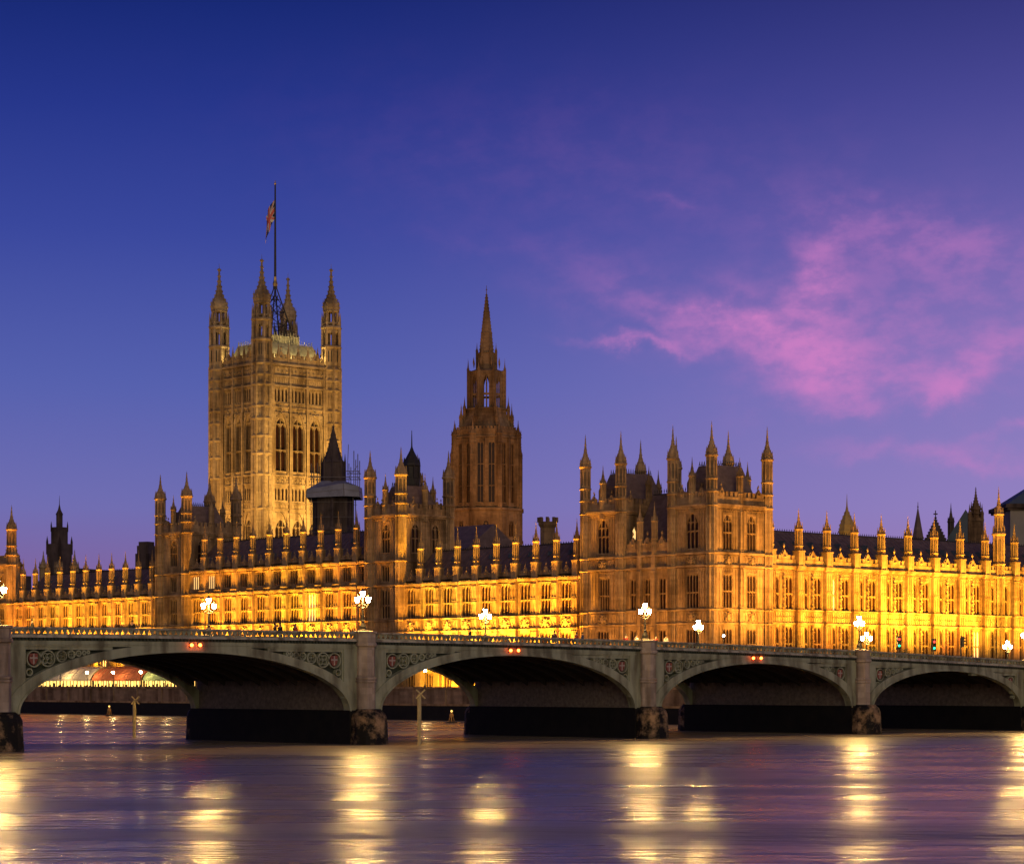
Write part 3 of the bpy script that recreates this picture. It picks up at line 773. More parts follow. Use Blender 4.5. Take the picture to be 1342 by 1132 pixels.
def wing(label, ys, yn, pins, attic, end_bays=True, ridge=28.2, lit=()):
    """River wing from world y = ys (south, picture left) to yn (north); local x runs north."""
    root = thing('palace_wing', label, 'palace wing', (PX, ys, GZ), R(-90), group='river front of the palace')
    F = (0, 0, 0); W = ys-yn; px = sorted(ys-p for p in pins); half = (px[1]-px[0])/2
    wall = MB(); trim = MB(); par = MB(); holes = []; wins = []
    bays = [(a+b)/2 for a, b in zip(px, px[1:])]
    if px[0] > half*.8: bays.insert(0, px[0]-half)
    if W-px[-1] > half*.8: bays.append(px[-1]+half)
    for k, b in enumerate(bays):
        rows = [(5.1, 2.5, 3, (), 2.2), (9.2, 4.6, 3, (.5,), 2.4), (16.75, 4.85, 3, (.46,), 2.4)]
        if attic: rows.append((23.3, 2.55, 4, (), 2.6))
        for r_, (z, h, n, tr, ww) in enumerate(rows):
            holes.append((b, z, ww, h)); wins.append((b, z, ww, h, n, tr))
    top = 26.2 if attic else 21.95
    wallface(wall, F, 0, W, GZ, top+.9, holes)
    for (b, z, ww, h, n, tr) in wins: window(root, F, b, z, ww, h, n, tr, lit=rnd.random() < .035)
    strings = [(8.3, .25, .22), (14.25, .22, .25), (16.3, .22, .28)]
    if attic: strings += [(22.75, .2, .22)]
    for z, h, pj in strings: band(trim, F, 0, W, z, h, pj)
    for z in ([21.95, 26.2] if attic else [21.95]):
        band(trim, F, 0, W, z, .22, .42); band(trim, F, 0, W, z+.22, .2, .55); crest(trim, F, 0, W, z+.52, .40, .17, .45)
        band(trim, F, 0, W, z-.32, .1, .2)
    for b in bays:
        hw = 1.22
        for s in (-1, 1):
            x = b+s*(hw+.13); trim.frame(F); trim.box(x-.07, x+.07, -.16, .04, 8.55, 14.2); trim.box(x-.07, x+.07, -.16, .04, 16.55, 21.6); trim.frame()
            xa, xb = sorted((b+s*(hw+.2), b+s*(half-.82)))
            if xb-xa > .25:
                for z0, z1 in ((9, 13.9), (16.8, 19.0), (19.1, 21.5)): panels(trim, F, xa, xb, z0, z1, 1, .08, .07)
        panels(trim, F, b-hw, b+hw, 14.55, 16.25, 5, .08, .06)
        carving(root, F, b, 14.5, 2.3, 1.75, seed=rnd.randint(0, 3))
        panels(trim, F, b-hw, b+hw, 21.63, 21.93, 6, .05, .05, False)
        if attic: panels(trim, F, b-hw-.3, b+hw+.3, 22.96, 23.28, 5, .06, .05, False); panels(trim, F, b-hw, b+hw, 25.86, 26.15, 6, .05, .05, False)
    for p in px:
        if p < .3 or p > W-.3: continue
        trim.frame(F); zt = top
        trim.box(p-.78, p+.78, -.55, .05, GZ, 8.3); trim.box(p-.72, p+.72, -.5, .05, 8.3, 14.25); trim.box(p-.70, p+.70, -.46, .05, 14.25, zt+.42)
        for z, h, pj in strings: trim.box(p-.86, p+.86, -.72, .05, z+.005, z+h+.01)
        for z in ([21.95, 26.2] if attic else [21.95]): trim.box(p-.9, p+.9, -.8, .05, z+.03, z+.38); 
        trim.frame()
        FB = (F[0], F[1]-.48, 0)
        for z0, z1 in ((8.6, 14), (14.6, 16.2), (16.7, 19), (19.15, 21.5)) + (((23.1, 26.0),) if attic else ()):
            panels(trim, FB, p-.62, p+.62, z0, z1, 2, .09, .1)
    pz = top+.42
    par.frame(F); par.box(0, W, .0, .3, pz, pz+.75); par.box(0, W, -.04, .34, pz+.75, pz+.86); par.frame()
    for b in bays:
        n = 7
        par.frame(F)
        for k in range(n):
            x = b-1.5+3.0*(k+.5)/n
            if abs(x-b) > .5: par.box(x-.13, x+.13, .02, .28, pz+.86, pz+1.22)
        par.frame(); gable_piece(par, (F[0], F[1]+.1, 0), b, pz+.6, .8)
    wall.build('wall', 'stone', root); trim.build('tracery', 'stone', root); par.build('parapet', 'stone', root)
    for p in px:
        if .3 <= p <= W-.3: pinnacle(root, p, .12, pz, scale=.76)
    rf = MB(); ez = top+.6
    rf.add([(0, .6, ez), (W, .6, ez), (W, 6.6, ridge), (0, 6.6, ridge), (0, 12.6, ez), (W, 12.6, ez)], [(0, 1, 2, 3), (3, 2, 5, 4), (0, 3, 4), (1, 5, 2)])
    n = int(W/1.1)
    for k in range(n):
        x = W*(k+.5)/n; rf.tube((x, .6, ez+.03), (x, 6.6, ridge+.03), .05, 4)
    r_ = rf.build('roof', 'slate', root)
    cr = MB(); k = 0; x = .3
    while x < W: cr.octa(x, 6.6, ridge+.22, .12, .26); x += .6
    cr.box(0, W, 6.55, 6.65, ridge, ridge+.16); cr.build('ridge_cresting', 'iron', r_)
    vent = None    # small roof vents
    for b in bays:
        for f_ in (.35, .68):
            y = .6+6*f_; z = ez+(ridge-ez)*f_
            if vent is None:
                dm = MB(); dm.extrude([(-.28, -.1), (.28, -.1), (0, .6)], -.35, .5); vent = dm.build('roof_vent', 'lead', r_, raw=True); v = vent
            else: v = clone(vent, r_)
            v.location = (b+f_, y, z-GZ)
    return root
SP = [256.6, 251.8, 247.1, 242.4, 237.5, 232.7, 227.9, 223.3, 218.4, 213.8, 209.1]
CP = [191.6, 186.6, 181.5, 176.4, 171.3, 166.2, 161.3, 156.2, 151.2, 146.1]
NP = [128.9, 124.2, 119.5, 114.8, 109.9, 105.3, 100.5, 95.7, 91.1]
wing('low left river wing with eleven pinnacles between the cut-off corner turret and a dark tower', 259.2, 205.8, SP, False)
wing('tall floodlit middle river wing with an extra attic storey between two turreted towers', 196.8, 142.0, CP, True, ridge=32.3)
wing('brightest low river wing with nine pinnacles left of the big turreted pavilion', 133.2, 89.5, NP, False, ridge=28.0)

# ================================================================== TURRETED TOWERS OF THE RIVER FRONT
def steep_roof(mb, x0, x1, y0, y1, z0, z1, f=.30):
    cx, cy_ = (x1-x0)*f/1.0, (y1-y0)*f
    v = [(x0, y0, z0), (x1, y0, z0), (x1, y1, z0), (x0, y1, z0), (x0+cx, y0+cy_, z1), (x1-cx, y0+cy_, z1), (x1-cx, y1-cy_, z1), (x0+cx, y1-cy_, z1)]
    mb.add(v, [(0, 1, 5, 4), (1, 2, 6, 5), (2, 3, 7, 6), (3, 0, 4, 7), (4, 5, 6, 7)])
def cresting(mb, x0, x1, y0, y1, z, h=.7, step=.5):
    for (ax, ay, bx, by) in ((x0, y0, x1, y0), (x1, y0, x1, y1), (x1, y1, x0, y1), (x0, y1, x0, y0)):
        n = max(2, int(math.hypot(bx-ax, by-ay)/step))
        for k in range(n): 
            t = (k+.5)/n; mb.octa(ax+(bx-ax)*t, ay+(by-ay)*t, z+h*.5, .10, h*.5)
        mb.tube((ax, ay, z+.15), (bx, by, z+.15), .05, 4)
def tower_body(root, x0, x1, y0, y1, zc, ztip, strings, fronts, sides, tr=.92, roofz=None, m='stone', rings=(), turrets=None, zpar=1.7, rear=True, midp=True, ratio=(.62,)):
    """Square tower in root's frame: front face y0, right face x1. fronts / sides: window list (u, z, w, h, lights, trans, kind)."""
    FF = (x0, y0, 0); FS = (x1, y0, R(90)); FL = (x0, y1, R(-90)); FR = (x1, y1, R(180))
    W, D = x1-x0, y1-y0
    wall = MB(); trim = MB(); par = MB()
    for F, ww, wl in ((FF, W, fronts), (FS, D, sides), (FL, D, []), (FR, W, [])):
        hs = [q[:4] for q in wl]
        wallface(wall, F, 0, ww, GZ, zc+1.0, hs)
        for q in wl: window(root, F, q[0], q[1], q[2], q[3], q[4], q[5], q[6], m=m, lit=len(q) > 7)
        for z, h, pj in strings: band(trim, F, -.02, ww+.02, z, h, pj)
        band(trim, F, -.03, ww+.03, zc, .3, .35); band(trim, F, -.04, ww+.04, zc+.3, .3, .55); crest(trim, F, 0, ww, zc-.22, .5, .16, .28)
        if F in (FF, FS):
            lv = sorted([GZ]+[s_[0] for s_ in strings]+[zc])
            us = sorted([tr*.9]+[v for q in wl for v in (q[0]-q[2]/2-.12, q[0]+q[2]/2+.12)]+[ww-tr*.9])
            edges = sorted(set(us))
            for za, zb in zip(lv, lv[1:]):
                if zb-za < .9: continue
                e = sorted({tr, ww-tr, *[v for q in wl if q[1] < zb and q[1]+q[3] > za for v in (q[0]-q[2]/2-.12, q[0]+q[2]/2+.12)]})
                for a, b in zip(e, e[1:]):
                    if b-a < .3: continue
                    mid = (a+b)/2
                    if any(abs(mid-q[0]) < q[2]/2 and q[1] < zb and q[1]+q[3] > za for q in wl):
                        q = [q for q in wl if abs(mid-q[0]) < q[2]/2 and q[1] < zb and q[1]+q[3] > za][0]
                        if q[1]-za > .9: panels(trim, F, a+.1, b-.1, za+.35, q[1]-.22, max(2, round((b-a)/.6)), .08, .07)
                        if zb-q[1]-q[3] > .8: panels(trim, F, a+.1, b-.1, q[1]+q[3]+.25, zb-.15, max(2, round((b-a)/.5)), .08, .07)
                    else: panels(trim, F, a+.06, b-.06, za+.35, zb-.15, max(1, round((b-a)/.62)), .09, .08)
        battlement(par, F, tr*.8, ww-tr*.8, zc+.6, zpar, 1.0)
        nb = max(1, round(ww/4.2))
        for k in range(nb): gable_piece(par, F, ww*(k+.5)/nb, zc+.6+zpar*.55, .95)
    wall.build('wall', m, root); trim.build('tracery', m, root); par.build('parapet', m, root)
    H_ = ztip-zc
    for (cx, cy_) in turrets or ((x0, y0), (x1, y0), (x0, y1), (x1, y1)):
        mb = MB(); dk = MB(); zs = zc+H_*.60
        turret(mb, cx, cy_, tr, GZ, zc+2.3, zs, ztip, rings=[s_[0]+.1 for s_ in strings]+[zc+.3, zc+H_*.33], cro=6, ogee=True)
        slit_dark(dk, cx, cy_, tr, zc+H_*.37, zs-.7, per=1, w=.28); slit_dark(dk, cx, cy_, tr, zc+2.7, zc+H_*.31, per=1, w=.22)
        t = mb.build('turret', m, root); dk.build('opening', 'iron', t)
    if midp:
        for (cx, cy_) in ((x0+W*.5, y0), (x1, y0+D*.5), (x0+W*.5, y1)):
            mb = MB(); turret(mb, cx, cy_, .52, zc-.6, zc+2.2, zc+4.8, zc+7.6, cro=3); mb.build('pinnacle', m, root)
    if roofz:
        rf = MB(); steep_roof(rf, x0+.9, x1-.9, y0+.9, y1-.9, zc+.7, roofz, .22); r_ = rf.build('roof', 'slate', root)
        cr = MB(); a, b = (W-1.8)*.22+.9, (D-1.8)*.22+.9; cresting(cr, x0+a, x1-a, y0+b, y1-b, roofz, .8, .45); cr.build('ridge_cresting', 'iron', r_)
        for k in (-1, 0, 1):
            dm = MB(); xx = (x0+x1)/2+k*W*.22; dm.extrude([(xx-.4, zc+2.6), (xx+.4, zc+2.6), (xx+.4, zc+3.9), (xx, zc+4.6), (xx-.4, zc+3.9)], y0+1.1, y0+2.6); dm.build('dormer', 'slate', r_)

def river_tower(label, ys, yn, depth, cup=False):
    root = thing('palace_tower', label, 'tower', (PX-.3, ys, GZ), R(-90), group='turreted towers of the river front')
    W = ys-yn
    st = [(8.3, .25, .2), (14.25, .22, .22), (16.3, .22, .24), (22.1, .3, .35), (26.2, .3, .4)]
    fr = [(W/2, 9.2, 2.2, 4.6, 3, (.5,), 'flat'), (W/2, 16.8, 2.2, 4.8, 3, (.45,), 'flat'), (W/2, 23.0, 2.0, 2.7, 3, (), 'flat'), (W/2, 27.8, 2.2, 4.8, 3, (.5,), 'arch')]
    sd_ = [(depth*.3, 27.8, 1.7, 4.8, 2, (.5,), 'arch'), (depth*.72, 27.8, 1.7, 4.8, 2, (.5,), 'arch')]
    tower_body(root, 0, W, 0, depth, 33.6, 45.4, st, fr, sd_, tr=1.0, roofz=39.2)
    if cup:
        mb = MB(); cx, cy_ = W*.5, depth*.55
        mb.lathe(cx, cy_, [(1.5, 38), (1.5, 40.6), (1.35, 40.7), (1.35, 42.6), (1.6, 42.8), (1.5, 43.2), (.95, 44.3), (.4, 45.3), (.14, 46), (.05, 48.8)], 8)
        for i in range(8):
            a = math.pi/8+i*math.pi/4; mb.lathe(cx+1.35*math.cos(a), cy_+1.35*math.sin(a), [(.18, 40), (.18, 43.2), (.02, 44.2)], 4)
        mb.build('cupola', 'iron', root)
    return root
river_tower('dark tower with four turrets at the left of the taller middle wing', 205.7, 196.9, 11.2)
river_tower('tower with one brightly lit corner turret and a dark cupola, left of the brown spire', 141.9, 133.6, 10.4, True)
# the cut-off pavilion at the far left
root = thing('palace_tower', 'brightly lit pavilion cut off by the left edge with one tall turret', 'tower', (PX-.3, 268.8, GZ), R(-90), group='turreted towers of the river front')
tower_body(root, 0, 8.2, 0, 2.4, 29.9, 42.6, [(8.3, .25, .2), (14.25, .22, .22), (16.3, .22, .24), (22.1, .3, .35)],
           [(4, 9.2, 2.2, 4.6, 3, (.5,), 'flat'), (4, 16.8, 2.2, 4.8, 3, (.45,), 'flat'), (4, 23.6, 2.2, 4.6, 3, (.5,), 'arch')], [], tr=1.0, turrets=((0, 0), (8.2, 0)), midp=False)

# ================================================================== THE NORTH PAVILION (two towers and the range between)
PST = [(8.6, .25, .2), (14.5, .24, .24), (16.5, .24, .26), (22.85, .3, .34), (24.7, .3, .4)]
def pav_tower(label, ys, yn, side):
    root = thing('pavilion_tower', label, 'tower', (PX-.35, ys, GZ), R(-90), group='towers of the big north pavilion')
    W = ys-yn; D = 11.9
    fr = [(W/2, 9.2, 2.5, 4.6, 4, (.5,), 'flat'), (W/2, 16.9, 2.5, 4.9, 4, (.46,), 'flat') if side else (W/2+.3, 16.9, 2.2, 4.9, 4, (.46,), 'flat'), (W/2, 25.6, 2.5, 5.1, 3, (.5,), 'arch')]
    sd_ = []
    if side:
        for u in (D*.285, D*.715):
            sd_ += [(u, 9.4, 1.9, 4.4, 3, (.5,), 'flat'), (u, 16.9, 1.9, 4.9, 3, (.5,), 'flat'), (u, 25.3, 1.9, 5.2, 3, (.5,), 'arch')]
    else: sd_ = [(D*.25, 26.2, 1.0, 3.4, 1, (), 'arch', 1)]
    tower_body(root, 0, W, 0, D, 31.4, 44.0, PST, fr, sd_, tr=.86, roofz=37.9, zpar=1.8)
    FS = (W, 0, R(90))
    if side:
        for u in (D*.285, D*.715):
            carving(root, FS, u, 14.75, 1.9, 1.8, seed=1); carving(root, FS, u, 23.0, 1.8, 1.7, seed=2)
        mb = MB()
        mb.frame(FS); mb.box(D*.5-.35, D*.5+.35, -.4, .05, GZ, 31.3)
        for z, h, pj in PST: mb.box(D*.5-.5, D*.5+.5, -.62, .05, z+.01, z+h+.02)
        mb.frame(); 
        for z0, z1 in ((9, 14.3), (17, 22.6), (25.2, 31)): panels(mb, (FS[0]+.42, FS[1], FS[2]), D*.5-.3, D*.5+.3, z0, z1, 1, .1, .1)
        mb.build('buttress', 'stone', root)
    FF = (0, 0, 0)
    carving(root, FF, W/2, 14.75, 2.4, 1.7, seed=3); carving(root, FF, W/2, 23.1, 2.2, 1.5, seed=0)
pav_tower('left tower of the big pavilion with one small lit window high on its side', 88.7, 80.9, False)
pav_tower('right corner tower of the big pavilion with two tall window columns on its right face', 69.9, 62.0, True)
root = thing('pavilion_range', 'lower steep roofed range recessed between the two pavilion towers', 'palace wing', (PX-.1, 80.0, GZ), R(-90))
Wl = 9.2; F = (0, 0, 0); wall = MB(); trim = MB(); par = MB(); hs = []
for k in range(3):
    u = Wl*(k+.5)/3
    for z, h in ((9.2, 4.6), (16.9, 4.6)): hs.append((u, z, 1.35, h)); window(root, F, u, z, 1.35, h, 2, (.5,), 'flat', lit=(k == 1 and z > 16 and False))
wallface(wall, F, 0, Wl, GZ, 25.4, hs); wall.build('wall', 'stone', root)
for z, h, pj in PST: band(trim, F, 0, Wl, z, h, pj)
for k in range(4):
    u = Wl*k/3
    if 0 < k < 3: trim.box(u-.4, u+.4, -.45, .05, GZ, 25.0)
    for z0, z1 in ((9, 14.3), (17, 22.6)): panels(trim, (0, -.47 if 0 < k < 3 else 0, 0), u-.4, u+.4, z0, z1, 1, .1, .1)
for k in range(3): panels(trim, F, Wl*(k+.5)/3-.6, Wl*(k+.5)/3+.6, 14.8, 16.4, 3); panels(trim, F, Wl*(k+.5)/3-.9, Wl*(k+.5)/3+.9, 23.2, 24.6, 3)
trim.build('tracery', 'stone', root)
battlement(par, F, .1, Wl-.1, 25.0, 1.7)
for k in range(3): gable_piece(par, F, Wl*(k+.5)/3, 25.9, 1.2)
par.build('parapet', 'stone', root)
for k in (1, 2): 
    mb = MB(); turret(mb, Wl*k/3, -.1, .5, 25, 27.4, 30.0, 33.0, cro=3); mb.build('pinnacle', 'stone', root)
rf = MB(); rf.add([(0, .6, 25.2), (Wl, .6, 25.2), (Wl, 5.8, 34.5), (0, 5.8, 34.5), (0, 11, 25.2), (Wl, 11, 25.2)], [(0, 1, 2, 3), (3, 2, 5, 4)]); r_ = rf.build('roof', 'slate', root)
cr = MB(); x = .3
cr.box(0, Wl, 5.75, 5.85, 34.45, 34.62)
while x < Wl: cr.octa(x, 5.8, 34.95, .12, .45); x += .5
cr.build('ridge_cresting', 'iron', r_)

# ================================================================== THE NORTH FRONT (right)
NY = 66.0
root = thing('north_range', 'long golden floodlit range with tall pinnacles running off the right edge', 'palace wing', (165.2, NY, GZ), 0)
BX = [169.4, 175.9, 182.4, 188.9, 195.4, 202.0, 208.6, 215.3, 221.9, 229.8, 236.4, 243.0, 249.6]
F = (0, 0, 0); X0 = 165.2; wall = MB(); trim = MB(); par = MB(); hs = []
W = 254-X0
def nwin(u, w, n, k):
    for z, h in ((9.6, 4.9), (17.2, 4.9)):
        hs.append((u, z, w, h)); window(root, F, u, z, w, h, n, (.47,), 'flat', lit=(k, n, z) in ((2, 1, 17.2), (7, 2, 9.6)))
bays = [(a-X0, b-X0) for a, b in zip(BX, BX[1:])]
rn2 = random.Random(3)
nst = [(8.6, .22, .2), (14.85, .24, .3), (16.85, .24, .3)]
for k, (a, b) in enumerate(bays):
    c = (a+b)/2; wd = b-a
    nwin(c-wd*.225, .95, 1, k); nwin(c+wd*.185, 1.75, 2, k)
wallface(wall, F, 0, W, GZ, 24.2, hs)
for z, h, pj in nst: band(trim, F, 0, W, z, h, pj)
band(trim, F, 0, W, 23.2, .25, .35); band(trim, F, 0, W, 23.45, .25, .5); crest(trim, F, 0, W, 22.9, .45, .17, .2)
for k, (a, b) in enumerate(bays):
    c = (a+b)/2; wd = b-a
    # statue niches between the windows
    for zb_, zt_ in ((9.3, 14.6), (17.1, 22.6)):
        trim.box(c-.12-wd*.03, c+.12-wd*.03, -.22, .05, zb_, zt_)
        for q in range(4):
            zz = zb_+.5+q*(zt_-zb_)/4; xx = c-wd*.03
            trim.octa(xx, -.34, zz+.45, .22, .5); trim.octa(xx, -.36, zz+1.0, .12); trim.box(xx-.27, xx+.27, -.5, .02, zz-.16, zz-.03)
        for xa, xb in ((a+.9, c-wd*.225-.62), (c-wd*.225+.6, c-wd*.03-.3), (c-wd*.03+.3, c+wd*.185-1.02), (c+wd*.185+1.02, b-.9)):
            if xb-xa > .22: panels(trim, F, xa, xb, zb_, (zb_+zt_)/2-.1, max(1, round((xb-xa)/.5)), .09, .07); panels(trim, F, xa, xb, (zb_+zt_)/2, zt_, max(1, round((xb-xa)/.5)), .09, .07)
    for u, w_ in ((c-wd*.225, .95), (c+wd*.185, 1.75)):
        for s in (-1, 1): trim.box(u+s*(w_/2+.12)-.06, u+s*(w_/2+.12)+.06, -.15, .04, 9.0, 14.7); trim.box(u+s*(w_/2+.12)-.06, u+s*(w_/2+.12)+.06, -.15, .04, 17.1, 22.7)
        panels(trim, F, u-w_/2, u+w_/2, 22.25, 22.8, max(2, round(w_/.4)), .07, .05)
    n = 9
    for q in range(n):
        xq = a+.9+(wd-1.8)*(q+.5)/n
        panels(trim, F, xq-.24, xq+.24, 15.15, 16.8, 1, .09, .07); trim.octa(xq, -.06, 15.95, .19)
    gable_piece(par, F, c, 24.3, 1.25)
for (a, b) in [(0, BX[0]-X0)]+bays: battlement(par, F, a+.75 if a else .3, b-.75, 23.7, 1.55, .95)
for x in BX:
    u = x-X0
    trim.box(u-.8, u+.8, -.62, .05, GZ, 23.7)
    for z, h, pj in nst: trim.box(u-.95, u+.95, -.88, .05, z+.006, z+h+.012)
    trim.box(u-.95, u+.95, -.9, .05, 23.24, 23.74)
    for z0, z1 in ((9, 11.6), (11.7, 14.6), (15.15, 16.75), (17.2, 19.8), (19.9, 22.9)): panels(trim, (0, -.64, 0), u-.7, u+.7, z0, z1, 3, .08, .08)
wall.build('wall', 'stone', root); trim.build('tracery', 'stone', root); par.build('parapet', 'stone', root)
for x in BX: pinnacle(root, x-X0, -.1, 23.6, scale=.9)
mb = MB(); dk = MB(); u = 225.6-X0
turret(mb, u, -.1, 1.0, GZ, 25.6, 30.6, 34.0, rings=(8.7, 15, 17, 23.5), cro=0); turret(mb, u, -.1, .74, 30.4, 31.2, 33.9, 38.6, cro=5)
slit_dark(dk, u, -.1, 1.0, 26.4, 29.8, per=1); slit_dark(dk, u, -.1, .74, 31.4, 33.3, per=1)
t = mb.build('turret', 'stone', root); dk.build('opening', 'iron', t)
rf = MB(); rf.add([(-1, .7, 23.9), (W, .7, 23.9), (W, 8, 29.6), (-1, 8, 29.6), (-1, 15, 23.9), (W, 15, 23.9)], [(0, 1, 2, 3), (3, 2, 5, 4), (0, 3, 4), (1, 5, 2)])
for k in range(90):
    x = W*(k+.5)/90; rf.tube((x, .7, 23.93), (x, 8, 29.63), .05, 4)
r_ = rf.build('roof', 'slate', root)
vent = None
for k in range(len(bays)*2):
    if vent is None:
        dm = MB(); dm.extrude([(-.28, -.1), (.28, -.1), (0, .8)], -.6, .8); vent = dm.build('roof_vent', 'lead', r_, raw=True); v = vent
    else: v = clone(vent, r_)
    v.location = (bays[0][0]+3.27*(k+.5), 4.8, 27.1-GZ)
cr = MB(); x = 0
cr.box(-1, W, 7.95, 8.05, 29.58, 29.72)
while x < W: cr.octa(x, 8, 29.85, .1, .25); x += .55
cr.build('ridge_cresting', 'iron', r_)

# ================================================================== THE GREAT SQUARE TOWER
VX, VY = 225.8, 274.3
root = thing('great_square_tower', 'massive square gothic tower with four capped corner turrets, tallest in the view', 'tower', (VX, VY+17, GZ), R(-90))
W, D = 17.0, 20.0; TRV = 2.35
FF = (0, -.4, 0); FS = (W+.4, 0, R(90)); FL = (-.4, D, R(-90)); FR = (W, D+.4, R(180))
wall = MB(); trim = MB(); par = MB()
for F, ww in ((FF, W), (FS, D), (FL, D), (FR, W)):
    hs = []
    span = (ww-2*TRV-.6); us = [ww/2+(k-1)*span/3 for k in range(3)]
    big = span/3*.66
    for u in us: hs += [(u, 54.9, big, 12.2), (u, 32.0, big, 11.6)]
    small = []
    for u in us:
        for q in range(4):
            v = u+(q-1.5)*span/3*.215
            hs += [(v, 70.9, span/3*.13, 3.0), (v, 48.1, span/3*.13, 2.9)]; small += [(v, 70.9, span/3*.13, 3.0), (v, 48.1, span/3*.13, 2.9)]
    wallface(wall, F, 0, ww, GZ, 80, hs, .5)
    for u in us:
        window(root, F, u, 54.9, big, 12.2, 2, (.40,), 'arch', m='pale', d=.8)
        window(root, F, u, 32.0, big, 11.6, 3, (.4,), 'arch', m='pale', d=.8)
        trim.frame(F)
        for s in (-1, 1): trim.box(u+s*(big/2+.22)-.14, u+s*(big/2+.22)+.14, -.35, .05, 54, 66)
        arch_fill(trim, u-big/2-.5, u+big/2+.5, 62.5, 68.4, -.30, .0, 12, 1.9); arch_fill(trim, u-big/2-.5, u+big/2+.5, 40, 45.3, -.30, .0, 12, 1.9)
        for q in range(9):
            a = math.pi*(q+.5)/9; trim.octa(u-math.cos(a)*(big/2+.55), -.34, 64.6+3.6*math.sin(a), .24)
            trim.octa(u-math.cos(a)*(big/2+.25), -.30, 65.6+3.9*math.sin(a), .17)
        trim.octa(u, -.3, 69.0, .3, .6)
        trim.frame()
    for v, z, w_, h in small: window(root, F, v, z, w_, h, 1, (), 'arch', m='pale', d=.45) if F in (FF, FS) else None
    for z, h, pj in ((45.9, .35, .3), (47.3, .3, .25), (51.7, .3, .3), (53.7, .35, .4), (69.4, .3, .3), (70.4, .25, .22), (74.3, .4, .45), (76.6, .35, .35), (79.2, .5, .55)):
        band(trim, F, 0, ww, z, h, pj)
    for z in (53.3, 69.95, 74.05, 78.9): crest(trim, F, TRV, ww-TRV, z, .62, .2, .22)
    for z0, z1, n in ((45.95, 47.25, 18), (52.0, 53.7, 21), (75.0, 76.5, 24), (77.1, 79.0, 15)): panels(trim, F, TRV, ww-TRV, z0, z1, n, .14, .14)
    for z in (52.8, 77.9):
        trim.frame(F)
        for q in range(12): trim.octa(TRV+(ww-2*TRV)*(q+.5)/12, -.12, z, .26)
        trim.frame()
    for k in range(4):
        u = ww/2+(k-1.5)*span/3
        trim.frame(F); trim.box(u-.33, u+.33, -.55, .05, GZ, 75); trim.box(u-.24, u+.24, -.42, .05, 75, 79); trim.frame()
        panels(trim, (F[0]-.0, F[1], F[2]), u-.28, u+.28, 55, 68.5, 1, .62, .1); 
    # pierced parapet with statues
    battlement(par, F, TRV, ww-TRV, 79.7, 2.1, .95); par.frame(F)
    for k in range(5):
        u = ww/2+(k-2)*span/5.2; par.lathe(u, -.1, [(.26, 79.7), (.30, 80.8), (.42, 81.6), (.3, 82.5), (.16, 83.1), (.03, 84.3)], 6)
    par.frame()
    for k in range(3): gable_piece(par, F, us[k], 80.0, 1.7)
wall.build('wall', 'pale', root); trim.build('tracery', 'pale', root); par.build('parapet', 'pale', root)
